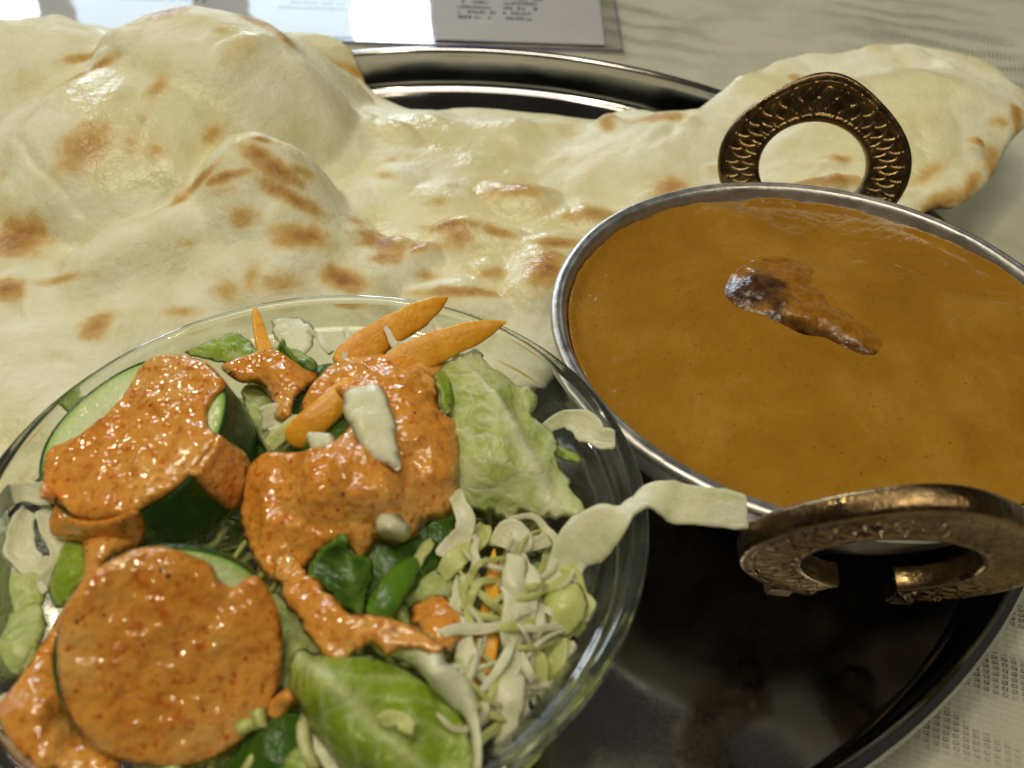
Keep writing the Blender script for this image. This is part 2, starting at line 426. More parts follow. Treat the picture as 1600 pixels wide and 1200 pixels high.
M_LDARK = lettuce('dark_lettuce', (.03, .085, .006), (.06, .15, .012), (.12, .24, .025), (.17, .30, .05), edge=(.26, .42, .06), vs=80, vstr=.4)
M_STEM = veg('green_stem', [(.3, (.07, .18, .010)), (.5, (.13, .28, .02)), (.75, (.24, .40, .05))], 90, .25, .2, ((300, .0003), (900, .0001)))
M_CSKIN = veg('cucumber_skin', [(.3, (.010, .040, .006)), (.55, (.020, .075, .010)), (.8, (.05, .13, .02))], 80, .28, None, ((160, .0006), (900, .0002)), sss=0, spec=.5, dist=.3)
T = MT('cucumber_flesh').set(spec=.5, sss=.3, ssr=(.7, 1, .5), sscale=.003, rough=.18)
rad = T.attr('rad'); n = T.noise(240, 3)
rr = T.math('ADD', rad, T.math('MULTIPLY', T.math('SUBTRACT', n, .5), .06))
T.base(T.ramp(rr, [(.0, (.62, .68, .38)), (.5, (.55, .64, .30)), (.62, (.68, .74, .44)), (.86, (.62, .72, .36)), (.95, (.34, .52, .12)), (1.0, (.10, .24, .03))]))
T.bump((n, .0005), (T.noise(900, 2), .0002)); M_CFLESH = T.m
# tablecloth
T = MT('woven_cloth').set(spec=.2, rough=.85)
mp = T.n('ShaderNodeMapping'); mp.inputs['Rotation'].default_value = (0, 0, math.radians(20)); T.l(T.tc.outputs['Object'], mp.inputs[0])
sx = T.n('ShaderNodeSeparateXYZ'); T.l(mp.outputs[0], sx.inputs[0])
jit = T.math('MULTIPLY', T.math('SUBTRACT', T.noise(140, 2), .5), .0011)
ux = T.math('ADD', sx.outputs[0], jit); uy = T.math('ADD', sx.outputs[1], jit)
wx = T.math('ABSOLUTE', T.math('SINE', T.math('MULTIPLY', ux, PI / .0021)))
wy = T.math('ABSOLUTE', T.math('SINE', T.math('MULTIPLY', uy, PI / .0016)))
hole = T.math('MULTIPLY', T.val(wx, .55, .85), T.val(wy, .45, .8))
zone = T.val(T.noise(5.5, 2, .4, vec=mp.outputs[0]), .47, .53)
band = T.val(T.math('SINE', T.math('ADD', T.math('MULTIPLY', uy, 2 * PI / .021), T.math('MULTIPLY', T.noise(26, 2), 9.0))), -.1, .5)
hole = T.math('MULTIPLY', T.math('MULTIPLY', hole, band), zone)
fl = T.noise(26, 4, .6, .3); fl2 = T.noise(9, 3, .5)
col = T.ramp(fl, [(.3, (.37, .365, .275)), (.45, (.45, .44, .345)), (.6, (.51, .50, .405)), (.75, (.45, .435, .36))])
col = T.mix(T.val(T.noise(19, 4, .6, .6), .58, .72, 0, .3), col, (.33, .38, .25))
thr = T.noise(1500, 2); col = T.mix(T.val(thr, .3, .7, 0, .25), col, (.70, .68, .52))
col = T.mix(T.math('MULTIPLY', hole, .55), col, (.22, .18, .09))
T.base(col)
hh = T.math('SUBTRACT', T.math('MULTIPLY', T.math('ADD', wx, wy), T.val(zone, 0, 1, 0, -.30)), T.math('MULTIPLY', hole, .8))
T.bump((hh, .0007), (thr, .0002)); M_CLOTH = T.m
# menu
T = MT('menu_paper').set(spec=.3, rough=.6); T.base(T.ramp(T.noise(40, 3), [(.3, (.62, .62, .63)), (.7, (.67, .67, .68))])); M_PAPER = T.m
T = MT('menu_ink').set(base=(.10, .10, .13), rough=.6); M_INK = T.m
T = MT('laminate_film')
gl = T.n('ShaderNodeBsdfGlossy'); gl.inputs['Roughness'].default_value = .035; gl.inputs['Color'].default_value = (1, 1, 1, 1)
tr = T.n('ShaderNodeBsdfTransparent'); tr.inputs[0].default_value = (.95, .945, .95, 1)
fr = T.n('ShaderNodeFresnel'); fr.inputs[0].default_value = 1.5
bp = T.n('ShaderNodeBump'); bp.inputs['Distance'].default_value = .0006; T.l(T.noise(14, 2), bp.inputs['Height']); T.l(bp.outputs[0], gl.inputs['Normal'])
mx = T.n('ShaderNodeMixShader'); gm = T.n('ShaderNodeNewGeometry'); T.l(T.math('MULTIPLY', fr.outputs[0], T.math('SUBTRACT', 1.0, gm.outputs['Backfacing'])), mx.inputs[0]); T.l(tr.outputs[0], mx.inputs[1]); T.l(gl.outputs[0], mx.inputs[2]); T.l(mx.outputs[0], T.out.inputs[0]); M_FILM = T.m
T = MT('film_edge').set(base=(.16, .15, .30), rough=.25); T.base(T.ramp(T.noise(30, 2), [(.4, (.22, .21, .25)), (.65, (.10, .09, .34))])); M_FEDGE = T.m  # painted bluish, standing in for light refracted along the film's edge

# ================================================================== setting
g = 160
xs = np.linspace(-1.6, 1.6, g); X, Y = np.meshgrid(xs, xs + .5); Zc = noise2(X, Y, 22, 2) * .0004 - .0008
V = np.stack([X.ravel(), Y.ravel(), Zc.ravel()], 1)
F = [(j * g + i, j * g + i + 1, (j + 1) * g + i + 1, (j + 1) * g + i) for j in range(g - 1) for i in range(g - 1)]
o = mesh_obj('tablecloth', V, F, M_CLOTH, origin=False); tag(o, 'cream woven tablecloth with open gauze stripes under the tray', None, kind='structure')

# ================================================================== tray
TX, TY, TR = -.0253, .2284, .1834
prof = [(0, .0020), (.06, .0021), (.12, .0022), (.165, .0023), (.1738, .0024), (.1758, .0028), (.1768, .0040), (.1773, .0056), (.1775, .0066), (.1778, .0090), (.1781, .0115), (.1784, .0140), (.1786, .0158), (.1787, .0166), (.1789, .0176)]
for a in np.linspace(190, -150, 16): prof.append((.1812 + .0022 * math.cos(math.radians(a)), .0187 + .0022 * math.sin(math.radians(a))))
prof += [(.1797, .0140), (.1792, .0095), (.1784, .0050), (.1758, .0018), (.172, .0008), (.16, .0004), (0, .0003)]
V, F = lathe(prof, 256)
V[:, 2] += .00025 * vnoise(V * [1, 1, 0] + .5, 22) * (V[:, 2] < .004)
o = mesh_obj('serving_tray', V, F, M_TRAY, origin=False); o.location = (TX, TY, 0); fix_normals(o)
tag(o, 'round dark polished steel tray with a low rolled rim under all the food', 'tray')
def tray_z(x, y):
    r = np.hypot(x - TX, y - TY)
    return np.interp(r, [0, .16, .170, .178, .1845, .19, .26], [.0024, .0026, .0040, .0180, .0212, .0212, .008])

# ================================================================== menu sheet
def menu():
    a, b = at(972, 77, .002)[:2], at(480, 61, .002)[:2]
    ex = unit(a - b); ey = np.array([-ex[1], ex[0]])
    e = empty('menu_sheet', (a[0], a[1], 0)); tag(e, 'white laminated menu sheet with small print lying behind the tray', 'menu')
    def q(u, v, z): p = a + ex * u + ey * v; return (p[0], p[1], z)
    def slab(nm, u0, u1, v0, v1, z0, z1, m):
        V = [q(u0, v0, z0), q(u1, v0, z0), q(u1, v1, z0), q(u0, v1, z0), q(u0, v0, z1), q(u1, v0, z1), q(u1, v1, z1), q(u0, v1, z1)]
        return mesh_obj(nm, V, [(3, 2, 1, 0), (4, 5, 6, 7), (0, 1, 5, 4), (1, 2, 6, 5), (2, 3, 7, 6), (3, 0, 4, 7)], m, e, smooth=False)
    slab('paper', -.42, -.0088, .0085, .29, .0004, .0008, M_PAPER)
    slab('laminate_film', -.43, 0, .0004, .30, .0012, .0016, M_FILM)
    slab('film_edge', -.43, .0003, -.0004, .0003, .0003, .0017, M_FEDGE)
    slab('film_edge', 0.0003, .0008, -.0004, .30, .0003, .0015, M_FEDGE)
    def row(u0, u1, v, hgt, gaps):
        V = []; F = []; u = u0; r = random.Random(int(abs(u0 * 1e4) + v * 1e5))
        while u < u1:
            wd = r.uniform(.0008, .0020); tall = hgt * r.uniform(.45, 1.0)
            if r.random() > gaps:
                k = len(V); V += [q(u, v, .00105), q(u + wd, v, .00105), q(u + wd, v + tall, .00105), q(u, v + tall, .00105)]; F.append((k, k + 1, k + 2, k + 3))
                if r.random() < .5:
                    k = len(V); V += [q(u, v + hgt * .8, .00107), q(u + wd * 1.1, v + hgt * .8, .00107), q(u + wd * 1.1, v + hgt, .00107), q(u, v + hgt, .00107)]; F.append((k, k + 1, k + 2, k + 3))
            u += wd * 1.5
        mesh_obj('text_line', V, F, M_INK, e, smooth=False)
    for i in range(9):
        v = .040 + i * .0080
        row(-.0910 - .0006 * i, -.0720 + random.uniform(-.004, .004), v, .0042, .25)
        row(-.0655, -.0450 + random.uniform(-.006, .008), v, .0042, .15)
    for i in range(9): row(-.190 + random.uniform(-.012, 0), -.130 + random.uniform(-.02, 0), .046 + i * .0085, .0040, .12)
    for i in range(8): row(-.36, -.23 + random.uniform(-.03, 0), .052 + i * .009, .0042, .12)
menu()

# ================================================================== naan
def make_naan():
    ol = [(-.1313, .1415, .010), (-.105, .146, .009), (-.075, .152, .009), (-.04, .158, .009), (-.012, .168, .010)]
    ol = [np.array(p) for p in ol]
    ol += [at(840, 612, .010), np.array((.024, .206, .012)), np.array((.045, .228, .013)), np.array((.08, .238, .015)), np.array((.115, .238, .018))]
    ol += [at(x, y, z) for x, y, z in ((1440, 345, .021), (1490, 332, .023), (1525, 304, .026), (1552, 272, .028), (1572, 235, .030), (1604, 195, .032), (1612, 150, .034), (1585, 112, .036), (1545, 86, .036), (1480, 66, .036), (1400, 62, .035), (1300, 74, .033), (1200, 95, .030), (1120, 134, .026), (1075, 172, .018), (1030, 168, .016), (965, 166, .014), (930, 182, .010), (850, 170, .011), (760, 161, .011), (715, 164, .010), (660, 170, .010), (600, 148, .010))]
    ol += [np.array(p) for p in ((-.085, .402, .012), (-.14, .412, .02), (-.21, .420, .026), (-.27, .415, .026), (-.31, .36, .024), (-.31, .28, .022), (-.27, .21, .022), (-.21, .165, .020), (-.165, .145, .013))]
    ol = np.array(ol)
    base = tps(np.vstack([ol[:, :2], [[0, .3], [-.1, .25], [.1, .33], [.16, .33], [.05, .28], [-.2, .3]]]), np.concatenate([ol[:, 2], [.010, .010, .022, .034, .014, .016]]), 1e-3)
    poly = smooth_closed(ol[:, :2], 6)
    W, T, d = trimesh2d(poly, .00115)
    # bubbles: apex pixel, apex height, radii (m), rotation, sharpness
    B = [((200, 128), .0500, .060, .062, -20, .60), ((300, 26), .0620, .060, .048, -8, .62), ((62, 44), .0520, .050, .044, 0, .8), ((420, 70), .043, .040, .045, 0, .9),
         ((470, 165), .026, .05, .045, -15, 1.2),
         ((392, 218), .0475, .034, .040, 25, 1.05), ((292, 318), .033, .052, .024, 38, .8), ((420, 330), .0300, .042, .042, 0, 1.0), ((520, 400), .022, .028, .026, 0, 1.0), ((250, 420), .021, .040, .034, 20, .9),
         ((30, 375), .021, .040, .035, 0, 1.0), ((10, 455), .020, .022, .016, 0, 1.0), ((90, 435), .0165, .030, .010, -8, 1.0), ((150, 512), .019, .020, .016, 0, .9), ((40, 560), .016, .06, .03, 0, 1.0),
         ((605, 375), .0185, .013, .012, 0, .9), ((655, 386), .0165, .008, .008, 0, .9), ((715, 350), .0190, .018, .012, 0, .9), ((770, 362), .0165, .014, .010, 0, .9), ((810, 290), .0170, .018, .013, 0, .9), ((925, 330), .0155, .014, .010, 0, .9), ((1045, 288), .0190, .016, .012, 0, .9),
         ((855, 415), .0190, .014, .016, 0, .9), ((872, 375), .0165, .014, .009, 0, .9), ((720, 452), .0165, .022, .010, 0, .9), ((765, 425), .0145, .012, .009, 0, 1.0), ((600, 190), .0190, .060, .030, 0, 1.2), ((790, 195), .0165, .040, .022, 0, 1.2), ((640, 240), .017, .05, .03, 0, 1.2), ((1010, 210), .022, .045, .035, 20, 1.2), ((1030, 180), .0215, .018, .010, 0, .9), ((950, 188), .0205, .010, .012, 0, 1.0),
         ((1290, 275), .030, .028, .014, 0, 1.0), ((1530, 218), .0385, .008, .007, 0, .9), ((1310, 243), .031, .009, .007, 0, 1.0), ((1470, 300), .030, .03, .018, 30, 1.0), ((1440, 150), .043, .06, .05, 0, 1.2), ((540, 300), .016, .03, .02, 0, 1.2), ((670, 300), .0155, .025, .018, 0, 1.2)]
    rb = random.Random(5); BL = []
    for _ in range(130):
        c = (rb.uniform(-.26, .19), rb.uniform(.16, .40)); BL.append((c, rb.uniform(.005, .013), rb.uniform(.6, 1.5), rb.uniform(0, PI), rb.uniform(.0006, .0022)))
    def field(x, y):
        b = base(np.stack([x, y], 1)); add = np.zeros_like(x)
        wx = x + .004 * noise2(x, y, 40, 2); wy = y + .004 * noise2(x, y, 40, 2, .5)
        for (px, py), z, rx, ry, rot, p in B:
            c = at(px, py, z); hgt = z - base(c[None, :2])[0]
            a = math.radians(rot); dx, dy = wx - c[0], wy - c[1]
            r2 = ((dx * math.cos(a) + dy * math.sin(a)) / rx) ** 2 + ((-dx * math.sin(a) + dy * math.cos(a)) / ry) ** 2
            s = hgt * np.clip(1 - r2, 0, 1) ** p
            kk = .0035
            hmx = np.maximum(add, s); hh = np.clip(1 - np.abs(add - s) / kk, 0, 1)
            add = hmx + hh * hh * kk * .25 * np.minimum(1, np.minimum(add, s) / .002)
        for c, r0, asp, rot, hg in BL:
            dx, dy = wx - c[0], wy - c[1]; r2 = ((dx * math.cos(rot) + dy * math.sin(rot)) / (r0 * asp)) ** 2 + ((-dx * math.sin(rot) + dy * math.cos(rot)) / (r0 / asp)) ** 2
            add = add + hg * np.clip(1 - r2, 0, 1) ** .9
        z = b + add + .0009 * noise2(x, y, 55, 3) + .0014 * noise2(x, y, 18, 2, .3)
        return z
    def hit(px, py):
        dr = ray(px, py); t = np.linspace(.12, .75, 700); Q = CO + t[:, None] * dr
        ok = inside(Q[:, :2], poly); zz = np.where(ok, field(Q[:, 0], Q[:, 1]), -1)
        k = np.nonzero(Q[:, 2] < zz)[0]
        return Q[k[0]] if len(k) else at(px, py, .012)
    z = field(W[:, 0], W[:, 1])
    for line, dp, wd in (([(20, 210), (60, 262), (110, 316), (156, 358)], .0013, .0014), ([(212, 352), (238, 330), (268, 300), (290, 285)], .0014, .0014), ([(32, 445), (36, 480), (52, 505)], .0012, .0014), ([(100, 100), (140, 84), (180, 70)], .0016, .0020), ([(1080, 170), (1050, 205), (1000, 235)], .0014, .0025), ([(60, 545), (85, 560), (130, 575)], .0012, .0014)):
        q = np.array([hit(x, y)[:2] for x, y in line]); q = resample(q, .002, False); dd = np.full(len(W), 1e9)
        for k in range(len(q) - 1):
            ab = q[k + 1] - q[k]; t = np.clip(((W - q[k]) @ ab) / (ab @ ab), 0, 1); dd = np.minimum(dd, np.linalg.norm(W - q[k] - t[:, None] * ab, axis=1))
        ends = np.minimum(np.linalg.norm(W - q[0], axis=1), np.linalg.norm(W - q[-1], axis=1))
        z = z - dp * np.exp(-(dd / wd) ** 2) * sm(0, .008, ends)
    th = .0075; e = .0085
    tt = np.clip(d / e, 0, 1); pf = np.sqrt(np.clip(1 - (1 - tt) ** 2, 0, 1))
    flo = tray_z(W[:, 0], W[:, 1])
    z = np.maximum(z, flo + th * .95 + .001) 
    mid = z - th * .5
    top = mid + th * .5 * pf; bot = np.maximum(mid - th * .5 * pf, flo + .0004)
    bot = np.minimum(bot, top - .0003 * (d > 0)); 
    P = np.column_stack([W, top])
    # toasted spots
    S = [(128, 232, 36, 42, 20, .8), (205, 228, 14, 26, 0, .42), (240, 236, 22, 20, 0, .45), (330, 212, 13, 24, 15, .55), (244, 140, 14, 26, 10, .55), (225, 188, 9, 16, 0, .3), (142, 110, 46, 10, -27, .75), (125, 90, 26, 8, -25, .7), (100, 255, 22, 30, 30, .4),
         (255, 20, 34, 14, -14, .85), (310, 6, 28, 9, 4, .8), (398, 32, 30, 12, 25, .9), (448, 62, 9, 32, -25, .7), (345, 48, 14, 7, 0, .4), (215, 38, 16, 8, -20, .4), (300, 40, 60, 20, 0, .12), (180, 155, 30, 14, 0, .18),
         (30, 372, 44, 34, 15, .9), (8, 452, 24, 20, 0, .8), (95, 437, 52, 9, -8, .55), (5, 275, 12, 12, 0, .3),
         (402, 240, 28, 14, 25, .95), (435, 268, 42, 16, 28, .95), (312, 282, 40, 11, -30, .9), (358, 274, 46, 8, -14, .8), (283, 312, 18, 13, -40, .7), (455, 308, 52, 13, 28, .95), (410, 218, 22, 6, 10, .8), (380, 338, 30, 17, 0, .6), (462, 368, 44, 21, 10, .9), (295, 380, 16, 8, 0, .4), (538, 436, 42, 17, 15, .95), (445, 440, 42, 18, 0, .5), (395, 430, 20, 30, 10, .45), (355, 455, 26, 20, 0, .5), (287, 487, 26, 9, 0, .45), (152, 510, 24, 24, 0, .8), (470, 268, 18, 10, 20, .6), (350, 300, 30, 8, -10, .3), (500, 345, 20, 20, 0, .25),
         (600, 378, 38, 20, 20, .9), (655, 386, 20, 11, -30, .85), (612, 400, 30, 14, 0, .7), (705, 350, 46, 11, 0, .9), (718, 370, 22, 18, 0, .95), (775, 362, 32, 8, 20, .7), (700, 385, 60, 12, 0, .4), (808, 294, 56, 20, 0, .75), (845, 292, 22, 12, 0, .4), (925, 333, 42, 16, -10, .7), (1047, 292, 36, 18, -15, .8), (852, 420, 28, 36, 20, .9), (872, 380, 36, 9, 0, .85), (765, 428, 26, 12, 0, .6), (670, 432, 22, 10, 0, .5), (720, 456, 72, 9, 0, .85), (555, 345, 15, 10, 30, .5), (612, 250, 11, 8, 0, .3), (600, 275, 20, 7, 15, .4), (685, 315, 18, 9, 0, .45), (705, 290, 18, 6, 0, .35), (560, 345, 14, 9, 0, .4), (640, 245, 12, 6, 0, .25), (810, 580, 36, 22, 0, .7), (900, 250, 60, 20, 0, .15), (560, 200, 70, 20, 0, .12),
         (948, 190, 12, 18, 0, .8), (1032, 183, 42, 12, 0, .7), (560, 118, 50, 9, 15, .6),
         (1530, 220, 15, 9, 0, 1.0), (1562, 190, 20, 12, 0, .5), (1592, 178, 14, 34, 25, .9), (1310, 244, 18, 9, 0, .7), (1300, 280, 56, 13, 0, .85), (1242, 122, 14, 8, 0, .5), (1452, 270, 40, 12, -35, .45), (1520, 290, 45, 12, -50, .75), (1470, 318, 50, 14, -25, .8), (1555, 250, 20, 40, 20, .6), (1440, 200, 30, 10, 0, .2), (1270, 260, 18, 8, 0, .3), (1130, 270, 30, 10, 0, .2), (1090, 140, 20, 10, -30, .4), (75, 715, 30, 26, -20, .8), (20, 735, 30, 16, -20, .5), (1400, 120, 60, 20, 0, .1)]
    toast = np.zeros(len(W)); G = P - CO
    dep = G @ FWD; ix = 800 + FPX * (G @ CR) / dep; iy = 600 - FPX * (G @ CU) / dep
    nz = fbm(P, 170, 3); nz2 = fbm(P, 420, 2)
    for px, py, rx, ry, rot, st in S:
        C = hit(px, py); s = ((C - CO) @ FWD) / FPX
        a = math.radians(rot); e1 = CR * math.cos(a) - CU * math.sin(a); e2 = CR * math.sin(a) + CU * math.cos(a)
        D = P - C; u = (D @ e1) / (rx * s * 1.2); v = (D @ e2) / (ry * s * 1.25); wd = (D @ FWD) / (max(rx, ry) * s * 2.2)
        r = np.sqrt(u * u + v * v + wd ** 4) + .26 * nz + .10 * nz2
        toast = np.maximum(toast, st * 1.08 * (1 - sm(-.25, 1.55, r)))
    for c, r0, asp, rot, hg in BL[::2]:
        dx, dy = W[:, 0] - c[0], W[:, 1] - c[1]; r = np.sqrt(((dx * math.cos(rot) + dy * math.sin(rot)) / (r0 * asp)) ** 2 + ((-dx * math.sin(rot) + dy * math.cos(rot)) / (r0 / asp)) ** 2) + .3 * nz
        toast = np.maximum(toast, hg * 130 * (1 - sm(.0, 1.0, r)))
    toast = np.clip(toast + .08 * sm(.2, .9, nz), 0, 1)
    ghee = sm(.05, .5, fbm(P + 2.0, 30, 2)) * .9
    N = len(W); rim = d <= 0; keep = ~rim
    remap = np.full(N, -1); remap[keep] = N + np.arange(keep.sum()); remap[rim] = np.nonzero(rim)[0]
    Vv = np.vstack([P, np.column_stack([W, bot])[keep]]); F = []
    for a, b, c in T:
        q = W[b] - W[a]; r = W[c] - W[a]
        if q[0] * r[1] - q[1] * r[0] < 0: b, c = c, b
        F.append((a, b, c))
        if not (rim[a] and rim[b] and rim[c]): F.append((remap[c], remap[b], remap[a]))
    o = mesh_obj('naan_bread', Vv, F, M_NAAN, col={'toast': np.concatenate([toast, toast[keep] * .5]), 'ghee': np.concatenate([ghee, ghee[keep]])})
    tag(o, 'large blistered golden naan bread draped across the back of the tray', 'naan')
make_naan()

# ================================================================== karahi with curry
KX, KY, KR, KZ = .0794, .1765, .070, .046
def make_karahi():
    e = empty('karahi_bowl', (KX, KY, .0024)); tag(e, 'round steel karahi bowl with two embossed brass loop handles holding curry', 'bowl')
    pr = [(0, .0032), (.026, .0034), (.034, .0062), (.048, .0165), (.058, .0290), (.0632, .0390), (.0652, .0425), (.0660, .0448), (.0668, .0458)]
    for a in np.linspace(120, -70, 8): pr.append((.0684 + .0016 * math.cos(math.radians(a)), .0447 + .0014 * math.sin(math.radians(a))))
    pr += [(.0672, .0400), (.0625, .0305), (.0535, .0185), (.0415, .0085), (.033, .0035), (.026, .0025), (0, .0025)]
    q = smooth_open(np.array(pr), 3)
    V, F = lathe([tuple(x) for x in q], 200)
    V[:, 0] += KX; V[:, 1] += KY
    r = np.hypot(V[:, 0] - KX, V[:, 1] - KY); V[:, 2] += .0003 * vnoise(V, 60) * (r > .05)
    nq = len(q); ki = np.tile(np.arange(nq), 200); low_dark = (ki > (len(pr) - 7) * 3 - 4) * (1 - sm(.030, .039, V[:, 2] + .002 * vnoise(V, 90)))
    fix_normals(mesh_obj('steel_bowl', V, F, M_KAR, e, col={'low_dark': low_dark}))
    # handles: horseshoe band (u along, v across), raised leaf scales on both faces, thick rounded rim
    def outer(t):   # t 0..1 round the loop from one foot to the other, in (x, y) metres
        a = PI * (1.385 - 1.77 * t); x = .0296 * math.cos(a); y = .0178 + .0232 * math.sin(a)
        y += .0048 * math.exp(-((t - .5) / .095) ** 2)
        return x, y
    def inner(t):
        a = PI * (1.385 - 1.77 * t); return .0165 * math.cos(a), .0172 + .0138 * math.sin(a)
    def handle(az, lean, cx=0.0, zoff=0.0, rad=KR):
        a = math.radians(az); O = np.array([math.cos(a), math.sin(a), 0]); Tn = np.array([-math.sin(a), math.cos(a), 0])
        l = math.radians(lean); Uv = math.cos(l) * O + math.sin(l) * np.array([0, 0, 1.0]); Nn = np.cross(Tn, Uv)
        o0 = np.array([KX, KY, KZ - .0065 + zoff]) + O * (rad - .0015) + Tn * cx
        nu, nv = 400, 40; th = .0054
        V = []; F = []
        rows = []
        for face in (1, -1):
            for i in range(nu):
                t = i / (nu - 1); xo, yo = outer(t); xi, yi = inner(t)
                for j in range(nv):
                    v = j / (nv - 1); x = xi + (xo - xi) * v; y = yi + (yo - yi) * v
                    hgt = th / 2
                    ed = min(v, 1 - v)
                    # raised rim, sunken field with scale leaves
                    if .13 < v < .80:
                        vv = (v - .13) / .67
                        s = abs(t - .5) * 2 * 13
                        hgt -= .0007 * min(1, min(vv, 1 - vv) / .06)
                        best = 0
                        for lane in range(3):
                            vc = (lane + .5) / 3; ph = s + (.5 if lane % 2 else 0); fr_ = ph - math.floor(ph); dv = (vv - vc) * 3 / 1.2
                            if abs(dv) < 1:
                                arc = .20 + .62 * math.sqrt(1 - dv * dv); g_ = fr_ - arc
                                best = max(best, math.exp(-(g_ / .11) ** 2), .45 * max(0, min(1, -g_ / .3)))
                        hgt += .00075 * best
                    rnd = min(1, ed / .09); hgt -= .0012 * (1 - math.sqrt(1 - (1 - rnd) ** 2)) if rnd < 1 else 0
                    V.append(o0 + Tn * x + Uv * y + Nn * face * hgt)
        n1 = nu * nv
        for f0 in (0, n1):
            for i in range(nu - 1):
                for j in range(nv - 1):
                    p = f0 + i * nv + j; q4 = (p, p + 1, p + nv + 1, p + nv); F.append(q4 if f0 else q4[::-1])
        for i in range(nu - 1):
            for j in (0, nv - 1):
                p = i * nv + j; F.append((p, p + nv, n1 + p + nv, n1 + p))
        for i in (0, nu - 1):
            for j in range(nv - 1):
                p = i * nv + j; F.append((p, p + 1, n1 + p + 1, n1 + p))
        ho = fix_normals(mesh_obj('handle', V, F, M_BRASS, e))
        # two mounting tabs that are riveted to the wall, parts of the handle
        for sx in (-.0150, .0120):
            c0 = o0 + Tn * sx + Uv * -.0072 - O * .0012
            bx = [(Tn, .0030), (Uv, .0028), (Nn, .0022)]
            VV = [c0 + sum(((s_ * h_) * ax for s_, (ax, h_) in zip(sg, bx)), np.zeros(3)) for sg in [(-1, -1, -1), (1, -1, -1), (1, 1, -1), (-1, 1, -1), (-1, -1, 1), (1, -1, 1), (1, 1, 1), (-1, 1, 1)]]
            tb = mesh_obj('mounting_tab', np.array(VV) - np.array(e['_o']), [(3, 2, 1, 0), (4, 5, 6, 7), (0, 1, 5, 4), (1, 2, 6, 5), (2, 3, 7, 6), (3, 0, 4, 7)], M_BRASS, ho, origin=False, smooth=False)
            bmm = bmesh.new(); bmm.from_mesh(tb.data); bmesh.ops.bevel(bmm, geom=bmm.edges[:], offset=.0006, segments=2, affect='EDGES'); bmm.to_mesh(tb.data); bmm.free()
    handle(79, 66, zoff=-.0062)
    handle(267, 74, zoff=-.0112)
    # curry
    n = 150; Vc = [(KX, KY, .0418)]; Fc = []
    RC = .0652
    rad = np.linspace(0, RC, 90)[1:]
    for r in rad:
        for i in range(n):
            a = 2 * PI * i / n; Vc.append((KX + r * math.cos(a), KY + r * math.sin(a), .0418))
    Vc = np.array(Vc); r = np.hypot(Vc[:, 0] - KX, Vc[:, 1] - KY)
    Vc[:, 2] += sm(.0615, RC, r) * (.0013 + .0009 * vnoise(Vc * [1, 1, 0] + .2, 75) + .0004 * vnoise(Vc * [1, 1, 0] + .6, 300)) + .0006 * fbm(Vc, 28, 3) + .00022 * fbm(Vc, 130, 2)
    mid = at(1265, 485, .042); dd = np.hypot((Vc[:, 0] - mid[0]) / .034, (Vc[:, 1] - mid[1]) / .020); Vc[:, 2] += .0016 * np.exp(-dd ** 2 * 1.5)
    for px, py, am, sg in ((1480, 665, .0014, .006), (1500, 700, .0010, .004), (1230, 375, .0011, .004), (1150, 345, .0016, .008), (1120, 330, .0010, .004), (1180, 350, .0008, .004), (1190, 560, .0007, .014), (1330, 680, .0007, .02), (1000, 520, .0006, .015), (1400, 620, -.0006, .015)):
        c = at(px, py, .042); Vc[:, 2] += am * np.exp(-((Vc[:, 0] - c[0]) ** 2 + (Vc[:, 1] - c[1]) ** 2) / sg ** 2)
    for i in range(n): Fc.append((0, 1 + i, 1 + (i + 1) % n))
    for k in range(len(rad) - 1):
        for i in range(n):
            j = (i + 1) % n; Fc.append((1 + k * n + i, 1 + (k + 1) * n + i, 1 + (k + 1) * n + j, 1 + k * n + j))
    m0 = len(Vc) - n; nb = len(Vc)
    bot = [(KX + .052 * math.cos(2 * PI * i / n), KY + .052 * math.sin(2 * PI * i / n), .0240) for i in range(n)]
    Vc = np.vstack([Vc, bot])
    for i in range(n):
        j = (i + 1) % n; Fc.append((m0 + i, nb + i, nb + j, m0 + j))
    Fc.append(tuple(nb + i for i in range(n))[::-1])
    o = fix_normals(mesh_obj('curry', Vc, Fc, M_CURRY)); tag(o, 'thick golden brown curry sauce filling the steel karahi', 'curry')
make_karahi()
def P_(l): return [at(*p) for p in l]
o = patch('chicken_piece', P_([(1124, 470, .0405), (1130, 440, .0405), (1158, 412, .0408), (1200, 400, .0408), (1256, 410, .0408), (1300, 436, .0408), (1324, 475, .0408), (1352, 510, .0408), (1390, 548, .0408), (1372, 566, .0406), (1325, 558, .0406), (1280, 540, .0405), (1235, 528, .0405), (1180, 514, .0405), (1140, 492, .0405)]),
          P_([(1180, 436, .0452), (1230, 446, .0441), (1270, 480, .0439), (1310, 522, .0436), (1160, 455, .0446), (1210, 478, .0436), (1250, 505, .0446), (1345, 536, .0434)]), M_MEAT, thick=.0006, edge=.003, h=.0007, amp=.0006, ascale=230,
          colf={'dark': lambda P, d: np.clip((1 - sm(.0, .006, np.linalg.norm((P - at(1172, 448, .046)) * [.8, 1, 1], axis=1) - .0055 + .004 * vnoise(P, 300))) + .75 * (1 - sm(.001, .0035, np.abs((P - at(1240, 515, .0425)) @ unit(CU + .45 * CR)))) * sm(-.012, -.004, (P - at(1240, 515, .0425)) @ CR), 0, 1)})
tag(o, 'dark skinned chunk of chicken poking out of the curry', 'meat')

